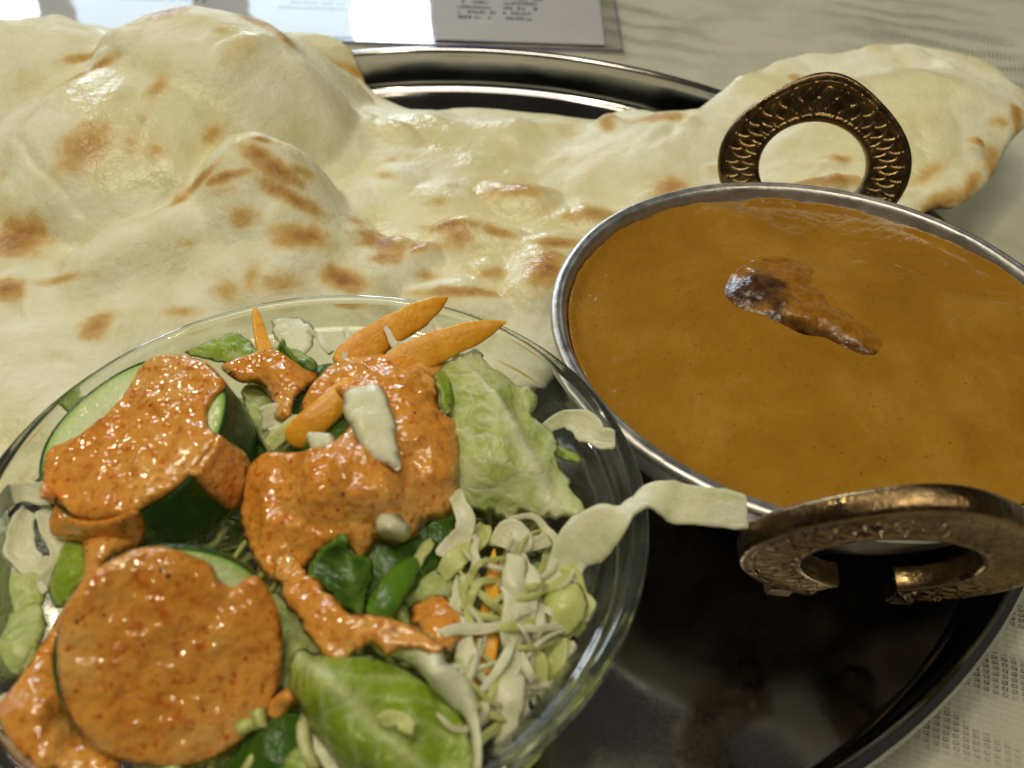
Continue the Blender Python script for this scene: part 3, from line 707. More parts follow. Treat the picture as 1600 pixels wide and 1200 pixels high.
# ================================================================== glass bowl
BX, BY, BR, BZ = -.0372, .1042, .0636, .057
def make_glass():
    out = [(0, .0032), (.020, .0032), (.0245, .0026), (.0275, .0030), (.0290, .0046), (.036, .0110), (.0455, .0210), (.0530, .0330), (.0572, .0440), (.0590, .0478), (.0612, .0492), (.0622, .0510), (.0632, .0545)]
    rim = [(.0620 + .0016 * math.cos(math.radians(a)), .0556 + .0015 * math.sin(math.radians(a))) for a in np.linspace(0, 180, 9)]
    inn = [(.0600, .0530), (.0592, .0508), (.0572, .0496), (.0553, .0470), (.0530, .0415), (.0492, .0330), (.0425, .0225), (.0330, .0120), (.0250, .0072), (.016, .0060), (0, .0060)]
    q = smooth_open(np.array(out + rim + inn), 4); q[:, 0] = np.clip(q[:, 0], 0, None)
    V, F = lathe([tuple(x) for x in q], 220); V[:, 0] += BX; V[:, 1] += BY
    bm = bmesh.new(); vs = [bm.verts.new(v) for v in V]
    for f in F: bm.faces.new([vs[i] for i in f])
    bmesh.ops.remove_doubles(bm, verts=bm.verts, dist=1e-6)
    bmesh.ops.recalc_face_normals(bm, faces=bm.faces)
    for f in bm.faces: f.smooth = True
    me = bpy.data.meshes.new('glass_bowl'); 
    for v in bm.verts: v.co -= Vector((BX, BY, 0))
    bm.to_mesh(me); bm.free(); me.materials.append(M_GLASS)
    o = bpy.data.objects.new('glass_bowl', me); link(o); o.location = (BX, BY, 0)
    tag(o, 'clear thick rimmed glass bowl of salad standing on the tray', 'bowl')
make_glass()

# ================================================================== salad
def cucumber(name, c, n, R, th, label, up=(0, 0, 1), facet=0.0):
    c = np.array(c); n = unit(n); e1 = unit(np.cross(up, n)); e2 = np.cross(n, e1)
    nu = 72
    def rr(a): return R * (1 + .012 * math.sin(3 * a + 1) + .010 * math.sin(5 * a) + facet * .5 * abs(math.sin(4.5 * a)))
    # flesh
    V = []; radv = []; F = []; ks = [0.0, .2, .4, .55, .7, .8, .88, .94, .975]
    for s in (1, -1):
        for k in ks[1:]:
            for i in range(nu):
                a = 2 * PI * i / nu; r = rr(a) * k; V.append(c + e1 * r * math.cos(a) + e2 * r * math.sin(a) + n * s * (th / 2 - (.0004 if k > .96 else 0))); radv.append(k)
    m = len(ks) - 1
    cen = len(V); V += [c + n * th / 2, c - n * th / 2]; radv += [0, 0]
    for s in (0, 1):
        b = s * m * nu
        for i in range(nu):
            j = (i + 1) % nu; F.append((cen + s, b + i, b + j))
            for k in range(m - 1): F.append((b + k * nu + i, b + (k + 1) * nu + i, b + (k + 1) * nu + j, b + k * nu + j))
    b0 = (m - 1) * nu; b1 = 2 * m * nu - nu
    for i in range(nu): j = (i + 1) % nu; F.append((b0 + i, b1 + i, b1 + j, b0 + j))
    o = fix_normals(mesh_obj(name, V, F, M_CFLESH, col={'rad': radv})); tag(o, label, 'cucumber', 'cucumber pieces in the salad')
    # skin band
    V = []; F = []; pf = [(.976, .5), (.99, .49), (1.0, .42), (1.004, .2), (1.004, -.2), (1.0, -.42), (.99, -.49), (.976, -.5)]
    for i in range(nu):
        a = 2 * PI * i / nu
        for k, hz in pf: V.append(c + (e1 * math.cos(a) + e2 * math.sin(a)) * rr(a) * k + n * th * hz)
    q = len(pf)
    for i in range(nu):
        j = (i + 1) % nu
        for k in range(q): l = (k + 1) % q; F.append((i * q + k, j * q + k, j * q + l, i * q + l))
    fix_normals(mesh_obj('skin', V, F, M_CSKIN, o))
    return c + n * th / 2, n

# thick chunk at the back left
cA = at(208, 677, .060); vA = unit(CO - cA); CA_R = .0198
nA = unit(vA * .72 + (-CR * .48 + CU * .50))
tA, nA = cucumber('cucumber_chunk', cA - nA * .0070, nA, CA_R, .0140, 'thick cucumber chunk with dark green side at the back left of the salad')
CF_R = .0169; cF = at(268, 1012, .056); nF = unit(unit(CO - cF) - .20 * CU)
tF, nF = cucumber('cucumber_slice', cF, nF, CF_R, .0050, 'round cucumber slice coated in dressing at the front of the salad')
def onA(l, off=.0004): return [onplane(x, y, tA + nA * off, nA) for x, y in l]
def wallA(l, off=.0003):
    out = []
    for x, y in l:
        dr = ray(x, y); w0 = CO - cA; dp = dr - (dr @ nA) * nA; wp = w0 - (w0 @ nA) * nA
        a = dp @ dp; b = 2 * dp @ wp; c = wp @ wp - (CA_R + off) ** 2; D = b * b - 4 * a * c
        out.append(CO + dr * ((-b - math.sqrt(max(D, 0))) / (2 * a)))
    return out
def onF(l, off=.0004): return [onplane(x, y, tF + nF * off, nF) for x, y in l]
def dress(name, pts, inner, label, **k):
    kw = dict(thick=.0009, edge=.0020, h=.0009, amp=.0007, ascale=260); kw.update(k)
    o = patch('salad_dressing', pts, inner, M_DRESS, **kw); tag(o, label, 'dressing', 'dressing poured over the salad'); return o
def onAc(l, off=.0004):
    out = []
    for p in onA(l, 0):
        v = p - tA; r = np.linalg.norm(v); out.append(tA + v * min(1, CA_R * 1.004 / r) + nA * off)
    return out
coat = dress('d', onAc([(255, 552), (290, 545), (325, 558), (352, 582), (354, 606), (338, 622), (326, 645), (328, 668), (342, 684), (350, 705), (345, 730), (332, 752), (318, 768), (290, 772), (262, 790), (230, 818), (190, 830), (140, 815), (100, 798), (70, 762), (76, 708), (110, 690), (132, 678), (170, 650), (200, 612), (222, 576)]),
      onA([(240, 640), (180, 720), (250, 700), (280, 600), (140, 760), (220, 770)], .0006), 'orange dressing sheet over the thick cucumber chunk at the back left', lam=1e-4, thick=.0011)
patch('dressing_drip', onAc([(344, 682), (352, 702), (350, 724), (340, 745), (326, 766)], .0006) + wallA([(338, 784), (356, 797), (378, 792), (392, 766), (396, 734), (384, 708), (364, 694)], .0003),
      wallA([(358, 735), (372, 770), (366, 712), (345, 770), (385, 745)], .0005) + onAc([(350, 712)], .0010), M_DRESS, thick=.0009, edge=.0016, h=.0009, amp=.0006, ascale=260, lam=1e-5, parent=coat)
patch('dressing_drip', onAc([(66, 755), (90, 790), (130, 815), (180, 832), (222, 824)], .0006) + wallA([(226, 842), (196, 862), (150, 862), (110, 842), (78, 806), (64, 778)], .0003),
      wallA([(150, 840), (100, 815), (200, 845)], .0006), M_DRESS, thick=.0009, edge=.0016, h=.0009, amp=.0006, ascale=260, lam=1e-5, parent=coat)
dress('d', onF([(176, 874), (212, 858), (256, 854), (300, 868), (330, 882), (342, 905), (366, 918), (388, 900), (412, 908), (436, 960), (443, 1020), (433, 1080), (405, 1132), (354, 1176), (290, 1198), (218, 1196), (156, 1172), (112, 1124), (91, 1062), (89, 1000), (104, 945), (136, 900)]),
      onF([(270, 1010), (200, 950), (340, 1000), (250, 1100), (340, 1100)], .0005), 'speckled orange dressing covering the round front cucumber slice', thick=.0010, amp=.0004)
dress('d', P_([(170, 830, .052), (130, 845, .050), (128, 900, .049), (98, 950, .049), (62, 1010, .050), (22, 1068, .051), (-5, 1110, .051), (4, 1160, .051), (40, 1215, .050), (140, 1235, .048), (190, 1190, .047), (120, 1130, .048), (96, 1060, .049), (100, 990, .050), (130, 920, .051), (180, 865, .052), (240, 835, .050), (225, 825, .050)]),
      P_([(70, 1100, .054), (110, 970, .0525), (150, 860, .053)]), 'orange dressing running down the left of the front cucumber slice', sub=1.0)
dress('d', P_([(345, 572, .057), (385, 556, .058), (440, 549, .058), (478, 562, .057), (498, 585, .057), (480, 604, .058), (460, 622, .058), (452, 650, .058), (430, 655, .056), (425, 630, .056), (405, 602, .056), (370, 596, .057)]),
      P_([(430, 585, .0592), (390, 575, .0585)]), 'orange dressing on the green leaf behind the thick cucumber chunk', sub=.8)
dress('d', P_([(498, 588, .060), (530, 564, .060), (600, 552, .061), (660, 555, .060), (704, 571, .058), (688, 600, .059), (690, 640, .060), (715, 662, .0585), (720, 720, .0565), (713, 780, .054), (696, 812, .052), (668, 815, .053), (650, 838, .053), (620, 852, .053), (590, 846, .054), (566, 878, .052), (542, 852, .054), (505, 860, .054), (480, 884, .052), (452, 900, .052), (425, 908, .051), (400, 880, .0505), (380, 832, .050), (374, 802, .050), (380, 768, .052), (386, 734, .0545), (412, 708, .0565), (455, 706, .0585), (490, 704, .060), (520, 692, .062), (548, 662, .063), (550, 632, .0625), (530, 624, .0615), (508, 646, .060), (488, 664, .059), (470, 640, .0585), (480, 610, .059)]),
      P_([(500, 770, .062), (560, 780, .0625), (450, 800, .0575), (610, 780, .0615), (600, 690, .0650), (660, 680, .0630), (650, 600, .0635), (570, 590, .0635), (690, 740, .0590), (640, 730, .0600), (630, 650, .0645)]), 'large glossy orange dressing pool over the middle and back of the salad', amp=.0014, sub=.8)
dress('d', P_([(425, 872, .053), (456, 872, .054), (490, 900, .056), (520, 932, .057), (556, 962, .058), (600, 958, .059), (645, 978, .0595), (690, 1006, .0595), (694, 1022, .0592), (650, 1016, .0592), (604, 1022, .058), (566, 1014, .057), (540, 1034, .055), (512, 1032, .055), (486, 1000, .055), (458, 960, .054), (438, 925, .053)]),
      P_([(490, 955, .0572), (590, 990, .0594)]), 'ribbon of orange dressing along the curved white cabbage leaf', thick=.0006, edge=.0014, jag=.0007, amp=.0009)
dress('d', P_([(645, 950, .052), (680, 928, .053), (712, 945, .053), (724, 985, .053), (712, 1020, .053), (690, 1018, .054), (655, 995, .054)]), P_([(685, 970, .0545)]), 'small orange dressing blob beside the thin carrot shred', thick=.0006, edge=.0014, jag=.0008, amp=.0009)
dress('d', P_([(412, 1110, .047), (440, 1080, .048), (470, 1072, .048), (478, 1095, .048), (450, 1115, .047), (430, 1130, .046)]), P_([(450, 1095, .050)]), 'little drip of orange dressing between front slice and bright green lettuce', thick=.0015)

def leaf(name, pts, inner, m, label, cat='lettuce', **k):
    kw = dict(thick=.0009, edge=.0006, h=.0011, mode='sheet', ruff=.0012, rscale=90, k=4, jag=.0005); kw.update(k)
    o = patch(name, pts, inner, m, **kw); tag(o, label, cat); return o
leaf('lettuce_leaf', P_([(370, 640, .050), (450, 590, .053), (560, 570, .056), (660, 580, .056), (705, 660, .054), (715, 760, .052), (690, 880, .049), (600, 960, .048), (500, 960, .048), (430, 900, .047), (380, 800, .047)]), P_([(560, 720, .0575), (480, 820, .053), (620, 820, .053)]), M_LDARK, 'broad shaded leaf mostly hidden under the middle dressing pool', ruff=.0015)
leaf('lettuce_leaf', P_([(690, 575, .058), (722, 560, .058), (748, 556, .058), (766, 585, .057), (800, 605, .056), (838, 618, .055), (834, 660, .055), (858, 680, .054), (874, 730, .053), (894, 770, .052), (912, 806, .051), (876, 818, .050), (850, 822, .049), (800, 812, .049), (760, 800, .050), (722, 795, .051), (700, 740, .054), (698, 640, .058)]),
     P_([(770, 680, .060), (830, 740, .056), (740, 620, .061), (760, 750, .056)]), M_LPALE, 'crisp pale iceberg lettuce leaf on the right of the salad', ruff=.0018, rscale=80, ridge=.0010, gscale=110, jag=.0010, h=.0008, rib=(at(860, 815, .05), at(730, 570, .06), 8))
leaf('lettuce_leaf', P_([(450, 1050, .051), (468, 1012, .052), (505, 1022, .053), (560, 1018, .053), (620, 1040, .053), (680, 1075, .052), (722, 1120, .051), (745, 1180, .050), (740, 1240, .047), (600, 1260, .045), (540, 1210, .047), (500, 1160, .048), (468, 1105, .050)]),
     P_([(520, 1080, .0570), (600, 1120, .0545), (640, 1110, .0565), (560, 1160, .0560), (640, 1200, .0530)]), M_LGREEN, 'bright yellow green lettuce leaf at the bottom of the salad', ruff=.0024, rscale=70, thick=.0010, rib=(at(470, 1030, .054), at(690, 1230, .052), 8), h=.0008, ridge=.0004)
leaf('lettuce_leaf', P_([(482, 900, .056), (495, 868, .058), (510, 850, .060), (538, 828, .062), (545, 845, .061), (540, 862, .058), (575, 868, .055), (580, 905, .053), (572, 945, .051), (566, 968, .050), (540, 955, .051), (515, 930, .053)]),
     P_([(535, 900, .0555)]), M_LDARK, 'curled dark green leaf tip under the middle dressing pool', ridge=.0004, h=.0008, rib=(at(560, 960, .05), at(535, 835, .06), 6))
leaf('lettuce_leaf', P_([(650, 830, .050), (680, 800, .052), (706, 780, .053), (712, 830, .051), (700, 880, .048), (670, 905, .046), (648, 880, .047)]), P_([(682, 845, .051)]), M_LDARK, 'dark green leaf beside the thin white shred on the right', ridge=.0005, h=.0008)
leaf('lettuce_leaf', P_([(680, 580, .0605), (702, 572, .060), (708, 620, .060), (703, 650, .060), (684, 640, .0605)]), P_([(694, 610, .062)]), M_LGREEN, 'small green leaf corner against the crisp pale lettuce')
leaf('lettuce_leaf', P_([(290, 552, .054), (318, 540, .055), (362, 524, .056), (386, 528, .056), (400, 546, .056), (445, 542, .0565), (500, 575, .055), (450, 590, .055), (380, 575, .055), (330, 566, .054)]), P_([(370, 550, .056)]), M_LGREEN, 'pale green leaf rising along the back of the glass bowl', ridge=.0005, h=.0008)
leaf('lettuce_leaf', P_([(432, 560, .058), (440, 528, .061), (452, 548, .060), (475, 562, .059), (500, 570, .058), (496, 585, .057), (465, 580, .057)]), [], M_LDARK, 'pointed dark leaf tip at the back of the salad', h=.0008)
leaf('lettuce_leaf', P_([(86, 632, .053), (120, 618, .053), (165, 606, .053), (190, 600, .053), (150, 650, .051), (125, 672, .051), (112, 648, .052)]), [], M_LGREEN, 'leaf tip sticking out left behind the thick cucumber chunk', h=.0008, ruff=.0005)
leaf('lettuce_leaf', P_([(330, 1230, .042), (370, 1170, .044), (400, 1130, .046), (470, 1110, .047), (500, 1160, .045), (505, 1230, .042)]), P_([(430, 1170, .047)]), M_LDARK, 'shaded dark green leaf at the bottom beside the front slice', ruff=.002, ridge=.0006, h=.0009)
leaf('lettuce_leaf', P_([(420, 1215, .045), (450, 1180, .047), (490, 1165, .047), (500, 1220, .045), (470, 1250, .043)]), [], M_LGREEN, 'small green leaf fold under the bottom of the bright lettuce', ruff=.001)
leaf('lettuce_leaf', P_([(-10, 970, .046), (30, 955, .047), (66, 945, .048), (74, 985, .048), (66, 1030, .048), (40, 1060, .047), (-10, 1070, .046), (-30, 1020, .045)]), P_([(30, 1005, .050)]), M_LPALE, 'pale lettuce chunk at the far left edge of the bowl', ridge=.0008, h=.0008)
leaf('lettuce_leaf', P_([(92, 840, .049), (130, 850, .050), (150, 870, .050), (140, 910, .049), (100, 955, .047), (78, 940, .047), (82, 890, .048)]), P_([(112, 895, .051)]), M_LGREEN, 'green leaf strip left of the front slice between cabbage and dressing', ruff=.0006)
leaf('lettuce_leaf', P_([(836, 880, .046), (850, 884, .046), (850, 905, .045), (832, 915, .045), (822, 900, .045)]), [], M_LGREEN, 'tiny bright green leaf bit among the right cabbage shreds', h=.0007, ruff=.0003)
leaf('lettuce_leaf', P_([(868, 695, .051), (905, 712, .051), (902, 722, .0508), (872, 716, .050)]), [], M_LGREEN, 'tiny green leaf point under the white shred near the rim', h=.0007, ruff=.0002)
leaf('white_cabbage_leaf', P_([(540, 612, .0655), (560, 606, .066), (592, 604, .066), (604, 620, .0665), (616, 655, .0665), (622, 700, .0655), (624, 738, .064), (606, 730, .064), (585, 722, .065), (560, 700, .066), (546, 665, .0665), (536, 640, .066)]), P_([(580, 660, .0674)]), M_CAB, 'flat white cabbage piece lying on top of the middle dressing', 'cabbage', thick=.0016, ruff=.0006, jag=.0003)
leaf('white_cabbage_leaf', P_([(480, 678, .062), (500, 676, .063), (520, 682, .063), (518, 694, .063), (500, 706, .062), (486, 700, .062)]), [], M_CAB, 'small white cabbage corner in front of the orange carrot chunk', 'cabbage', thick=.0016, ruff=.0002, h=.0008)
leaf('white_cabbage_leaf', P_([(590, 806, .058), (604, 797, .059), (622, 806, .059), (645, 830, .057), (632, 846, .056), (608, 842, .056), (588, 832, .057)]), P_([(612, 822, .0605)]), M_CAB, 'small white cabbage nub below the middle dressing pool', 'cabbage', thick=.003, edge=.0018, ruff=.0002, h=.0007)
leaf('white_cabbage_leaf', P_([(580, 1004, .0570), (620, 1006, .0585), (660, 1002, .0590), (694, 1018, .0588), (726, 1053, .0578), (742, 1090, .0565), (750, 1140, .0550), (754, 1200, .053), (748, 1260, .048), (738, 1262, .048), (738, 1180, .051), (728, 1130, .052), (700, 1100, .0525), (665, 1060, .053), (630, 1035, .054), (600, 1030, .0545)]), P_([(680, 1040, .0605)]), M_CAB, 'curved white cabbage leaf strip sweeping down to the bottom edge', 'cabbage', thick=.0016, ruff=.0004, jag=.0002)
leaf('white_cabbage_leaf', P_([(425, 500, .054), (460, 496, .055), (486, 510, .056), (492, 540, .056), (470, 560, .056), (440, 548, .055)]), [], M_CAB, 'translucent white cabbage scrap behind the pointed leaf tip', 'cabbage', ruff=.0008)
leaf('lettuce_leaf', P_([(425, 930, .047), (470, 955, .048), (505, 1010, .048), (480, 1070, .047), (445, 1090, .046), (432, 1010, .046)]), P_([(460, 1010, .050)]), M_LPALE, 'pale leaf filling the gap between front slice and bright bottom lettuce', ridge=.0006, h=.0009)
leaf('lettuce_leaf', P_([(620, 900, .046), (665, 880, .047), (705, 890, .047), (715, 930, .047), (670, 950, .047), (630, 945, .046)]), P_([(668, 915, .049)]), M_LPALE, 'pale leaf scrap between green stem and the thin carrot shred', ridge=.0006, h=.0009)
leaf('lettuce_leaf', P_([(380, 610, .052), (420, 600, .053), (470, 640, .053), (480, 700, .053), (430, 715, .052), (395, 680, .050)]), P_([(430, 660, .054)]), M_LPALE, 'pale leaf in the hollow right of the dark cucumber side', ridge=.0006, h=.0009)
leaf('lettuce_leaf', P_([(-30, 860, .044), (20, 840, .045), (80, 880, .046), (70, 950, .046), (20, 975, .045), (-30, 950, .043)]), P_([(30, 905, .047)]), M_LPALE, 'pale leaf under the slanting white shreds on the far left', ridge=.0006, h=.0009)
leaf('white_cabbage_leaf', P_([(786, 872, .0535), (806, 862, .0545), (824, 874, .0540), (826, 920, .0530), (820, 960, .0515), (796, 985, .0510), (784, 940, .0525)]), P_([(806, 915, .0555)]), M_CAB, 'broad upright white cabbage piece right of the thin carrot', 'cabbage', ridge=.0005, h=.0008)
leaf('white_cabbage_leaf', P_([(860, 915, .0505), (890, 905, .0510), (916, 925, .0500), (914, 965, .0490), (886, 995, .0480), (860, 985, .0490), (848, 945, .0505)]), P_([(882, 945, .0525)]), M_CABG, 'cupped greenish cabbage leaf just inside the right rim', 'cabbage', ridge=.0006, h=.0008)
leaf('white_cabbage_leaf', P_([(775, 1040, .0510), (800, 1030, .0510), (822, 1060, .0500), (815, 1120, .0480), (806, 1190, .0450), (775, 1200, .0450), (770, 1120, .0485)]), P_([(796, 1100, .0510)]), M_CAB, 'long pale cabbage leaf at the bottom right of the salad', 'cabbage', ridge=.0006, h=.0008)
# carrots
def carrot(pts, wd, label, wv, tk=.0028, twist=(0, 0), **k):
    o = ribbon('carrot_strip', P_(pts), wd, tk, M_CARROT, wv=wv, twist=twist, taper=(.6, .15), nseg=16, flat=.45, rag=.06, k=14, **k); tag(o, label, 'carrot', 'carrot strips in the salad'); return o
carrot([(528, 572, .059), (580, 535, .061), (640, 500, .0625), (698, 466, .063)], .0068, 'orange carrot strip pointing up over the back rim, left of a longer one', (.95, 1.1, 1.0, .9, .35))
carrot([(590, 588, .0605), (660, 552, .0625), (720, 528, .0635), (790, 503, .064)], .0066, 'orange carrot strip with its tip crossing the back right rim', (.95, 1.1, 1.05, .85, .25))
carrot([(418, 560, .055), (408, 528, .056), (398, 480, .0575)], .0034, 'small upright carrot sliver at the back of the bowl', (1.1, 1, .8, .4), tk=.0016)
carrot([(455, 690, .055), (490, 660, .058), (530, 625, .060), (560, 600, .061)], .0064, 'fat carrot piece half hidden beneath the middle dressing', (.9, 1, 1, .9), tk=.005)
carrot([(742, 1110, .048), (752, 1040, .050), (766, 960, .0515), (772, 860, .051)], .0046, 'thin carrot shred standing among the right cabbage shreds', (1.3, 1.1, .8, .4), tk=.0018)
o = ribbon('green_stem', P_([(588, 972, .050), (605, 935, .052), (628, 900, .052), (645, 880, .050)]), .0058, .0040, M_STEM, wv=(.9, 1.0, .85, .5), flat=.8); tag(o, 'rounded green stem between dark leaf tip and right cabbage', 'lettuce')
# cabbage shreds that can be told apart
def shred(pts, wd, label, m=M_CAB, tw=(0, 0), wv=None, tk=.0009, **k):
    k = {**dict(rag=.16, taper=(.85, .8), skew=random.uniform(-.35, .35), k=14, wob=.0006), **k}
    o = ribbon('cabbage_shred', P_(pts), wd, tk, m, wv=wv, twist=tw, **k); tag(o, label, 'cabbage', 'shredded cabbage in the salad'); return o
shred([(858, 960, .047), (870, 915, .049), (892, 868, .052), (930, 835, .056), (965, 812, .0590), (1000, 786, .0605), (1040, 782, .0600), (1100, 790, .0588), (1166, 800, .0575)], .0062, 'long twisted pale cabbage ribbon hanging out over the right rim', wv=(1.1, 1.0, 1.15, 1.6, 1.35, .62, 1.25, 1.30, 1.2, 1.15), tw=(10, 0, -10, 10, 30, 70, 20, 10, 0), tk=.0012, k=14, taper=(.7, .85), cup=.05, rag=.05, skew=.1)
shred([(846, 690, .051), (856, 665, .054), (882, 655, .056), (912, 668, .0565), (935, 682, .0570), (962, 686, .0575)], .0036, 'hooked white cabbage shred touching the right rim', wv=(.7, .8, 1.0, 1.7, 1.3, 1.2), cup=.1)
shred([(712, 770, .0545), (722, 800, .0545), (722, 830, .053), (708, 855, .051), (700, 875, .050)], .0038, 'white shred hanging beside the dark leaf on the right', wv=(.8, .9, 1, 1.2, 1.3), cup=.1)
shred([(536, 560, .061), (545, 530, .062), (540, 512, .062)], .0014, 'thin white thread beside the left carrot strip')
shred([(600, 515, .0635), (620, 540, .0635), (665, 545, .0635), (685, 520, .0645), (680, 505, .0645)], .0020, 'wispy white shred lying across both carrot strips', wv=(.5, 1, 1.6, 1, .5))
shred([(520, 552, .058), (500, 530, .058), (478, 516, .057)], .0015, 'curly thin white thread behind the dressing at the back')
shred([(-20, 800, .050), (20, 772, .052), (60, 770, .053), (95, 785, .053)], .0040, 'white cabbage shred reaching left to the bowl edge', cup=.1)
shred([(42, 800, .050), (36, 840, .050), (50, 880, .049), (80, 885, .048)], .0042, 'short rounded white shred left of the dressing', wv=(.8, 1.2, 1.1, .9), cup=.12)
shred([(-10, 800, .047), (10, 850, .048), (40, 900, .048), (68, 930, .047)], .0034, 'slanting white shred on the far left', cup=.1)
shred([(70, 800, .050), (85, 840, .050), (88, 880, .049), (70, 915, .047)], .0034, 'curved white shred tucked under the left dressing edge', cup=.1)
shred([(410, 660, .055), (430, 650, .055), (450, 670, .055), (425, 690, .054)], .0050, 'pale shred in the hollow right of the dark cucumber side')
shred([(420, 700, .0555), (445, 675, .057), (470, 655, .058)], .0030, 'yellowish shred bridging the hollow beside the carrot piece', m=M_CABG)
shred([(655, 1010, .054), (705, 990, .0545), (758, 985, .054), (795, 978, .053)], .0019, 'thin white shred laid across the thin carrot shred', wv=(.8, 1, 1, .7))
shred([(845, 1010, .045), (890, 1020, .0455), (905, 1015, .0455)], .0042, 'white shred end lying low near the right rim', wv=(.6, 1.1, .7))
shred([(855, 1080, .0425), (880, 1075, .043), (898, 1050, .0435)], .0060, 'small pale cabbage scrap alone against the right glass wall', m=M_CABG, wv=(.8, 1.2, .6))
SP = [([(800, 870, .052), (812, 920, .053), (806, 980, .052), (795, 1010, .051)], .0105, 'broad white cabbage strip standing right of the thin carrot', M_CAB),
      ([(735, 900, .052), (720, 940, .053), (715, 985, .052)], .0072, 'white curl left of the thin carrot shred', M_CAB),
      ([(690, 900, .049), (720, 870, .051), (745, 840, .051), (760, 820, .050)], .0058, 'yellow green shred under the crisp pale lettuce', M_CABG),
      ([(775, 855, .051), (800, 828, .053), (815, 845, .052), (800, 865, .051)], .0070, 'knotted white cabbage curl below the crisp pale lettuce', M_CAB),
      ([(800, 850, .050), (840, 850, .050), (868, 832, .050)], .0044, 'curved shred under the lettuce corner', M_CAB),
      ([(850, 905, .049), (895, 910, .049), (910, 950, .047), (895, 990, .046)], .0070, 'green tinged leaf curl inside the right rim', M_CABG),
      ([(820, 960, .049), (850, 985, .0485), (870, 1020, .046), (850, 1060, .043)], .0068, 'folded cabbage leaf right of the broad strip', M_CABG),
      ([(780, 990, .050), (810, 1005, .0495), (835, 1030, .0475), (845, 1075, .0445)], .0058, 'yellowish cabbage curl low on the right', M_CABG),
      ([(775, 1030, .049), (800, 1060, .048), (805, 1120, .046), (800, 1190, .043)], .0088, 'long white cabbage strip running down to the bottom edge', M_CAB),
      ([(735, 1130, .050), (760, 1100, .0505), (765, 1060, .050)], .0056, 'white cabbage scrap at the foot of the thin carrot', M_CAB),
      ([(700, 960, .052), (725, 1010, .0525), (735, 1060, .052)], .0060, 'pale strip between dressing blob and thin carrot', M_CAB),
      ([(640, 895, .050), (660, 870, .051), (672, 845, .051)], .0034, 'thin shred in front of the dark right leaf', M_CABG),
      ([(590, 1130, .0575), (620, 1122, .0575), (648, 1140, .0565)], .0036, 'pale shred resting on the bright bottom lettuce', M_CABG),
      ([(870, 850, .047), (850, 900, .048), (845, 950, .047)], .0056, 'pale strip beneath the start of the long twisted ribbon', M_CABG),
      ([(640, 1150, .047), (660, 1200, .046), (690, 1240, .045)], .0060, 'pale strip peeking out under the bright bottom lettuce', M_CAB),
      ([(500, 1140, .046), (530, 1180, .046), (560, 1230, .044)], .0070, 'pale strip under the left edge of the bright bottom lettuce', M_CAB),
      ([(-10, 1110, .049), (20, 1090, .050), (45, 1080, .050)], .0050, 'white shred under the left dressing run', M_CAB),
      ([(840, 1090, .041), (845, 1130, .040), (820, 1200, .038)], .0050, 'faint pale shred against the lower right glass', M_CABG),
      ([(420, 858, .051), (450, 862, .052), (480, 850, .053)], .0050, 'pale cabbage edge under the middle dressing pool', M_CAB)]
for i, (pts, wd, lab, m) in enumerate(SP):
    shred(pts, wd * .66, lab, m, tw=(random.uniform(-50, 20), random.uniform(-20, 60)), cup=random.uniform(-.1, .14), wv=(.75, 1.15, .9, 1.1, .7), wob=.0008, rag=.14)
KN = np.array([p for pts, *_ in SP for p in pts]); kz = tps(KN[:, :2], KN[:, 2], 1e-2); rw = random.Random(21)
for i in range(60):
    x, y = rw.uniform(735, 905), rw.uniform(835, 1170)
    if (x - 640) / 270 + (y - 830) / 520 > 1.25: continue
    a = rw.uniform(0, 2 * PI); L = rw.uniform(80, 160); c = rw.uniform(-1.6, 1.6); ph = rw.uniform(0, 6); pts = []
    for t in (-.5, -.3, -.1, .1, .3, .5):
        xx, yy = x + L * t * math.cos(a + c * t), y + L * t * math.sin(a + c * t)
        pts.append((xx, yy, float(kz(np.array([[xx, yy]]))[0]) + .0010 + .0014 * math.cos(3 * t) + .0009 * math.sin(9 * t + ph) + rw.uniform(-.0005, .0005)))
    if max(p[0] for p in pts) > 925 or any((p[0] - 640) / 300 + (p[1] - 830) / 560 > 1.25 for p in pts): continue
    shred(pts, rw.uniform(.0006, .0016), 'fine pale cabbage wisp tangled in the right side of the salad', m=rw.choice((M_CAB, M_CABG)), tw=(rw.uniform(-40, 40), rw.uniform(-40, 40)), cup=rw.uniform(-.1, .1), wv=(.6, 1, 1.1, .7), rag=.12, wob=.0008)
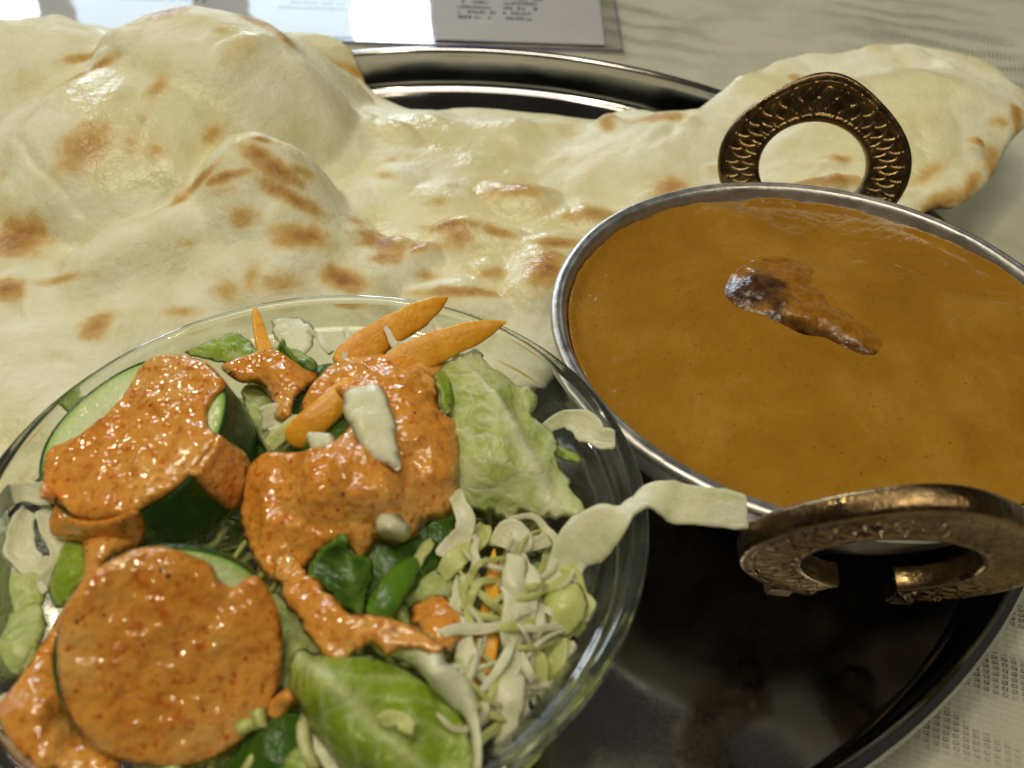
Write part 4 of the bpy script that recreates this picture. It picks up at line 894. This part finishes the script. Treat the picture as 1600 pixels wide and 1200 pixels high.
# the bed of shreds underneath, too tangled to count
def bed():
    V = []; F = []
    r = random.Random(4)
    for i in range(560):
        rr_ = .050 * math.sqrt(r.random()); a = r.uniform(0, 2 * PI); x, y = BX + rr_ * math.cos(a), BY + rr_ * math.sin(a)
        wall = np.interp(rr_, [0, .016, .025, .033, .0425, .0492, .053], [.007, .007, .0085, .0135, .024, .0345, .043])
        topz = .0475 - .005 * (rr_ / .05) ** 2
        lim = BX + .035
        if x > BX + .022 and y < BY + .02: topz -= .010 * min(1, (x - BX - .022) / .015)
        z = r.uniform(min(wall + .002, topz - .001), topz)
        L = r.uniform(.008, .018); d = r.uniform(0, 2 * PI); c = r.uniform(-1.5, 1.5); wd = r.uniform(.001, .003); n = 9; k0 = len(V)
        for j in range(n):
            t = j / (n - 1) - .5; aa = d + c * t; px = x + L * t * math.cos(aa); py = y + L * t * math.sin(aa); pz = z + .004 * math.sin(3 * t + c) * r.uniform(.7, 1)
            rad = math.hypot(px - BX, py - BY); mx_ = np.interp(pz, [.007, .0085, .0135, .024, .0345, .043, .05], [.016, .025, .033, .0425, .0492, .053, .055]) - .0025
            if rad > mx_: px = BX + (px - BX) * mx_ / rad; py = BY + (py - BY) * mx_ / rad
            ox, oy = -math.sin(aa) * wd / 2, math.cos(aa) * wd / 2
            for sx, sz in ((-1, 0), (0, .0005), (1, 0), (0, -.0005)): V.append((px + ox * sx, py + oy * sx, pz + sz + .3 * wd * sx * math.sin(c * 4)))
        for j in range(n - 1):
            for q in range(4): F.append((k0 + j * 4 + q, k0 + j * 4 + (q + 1) % 4, k0 + (j + 1) * 4 + (q + 1) % 4, k0 + (j + 1) * 4 + q))
        F.append((k0, k0 + 1, k0 + 2, k0 + 3)); e_ = k0 + (n - 1) * 4; F.append((e_ + 3, e_ + 2, e_ + 1, e_))
    o = fix_normals(mesh_obj('shredded_cabbage_bed', V, F, M_CABG)); tag(o, 'tangled bed of fine cabbage shreds filling the bottom of the glass bowl', 'cabbage', kind='stuff')
bed()
for o in bpy.data.objects:
    if '_o' in o: del o['_o']
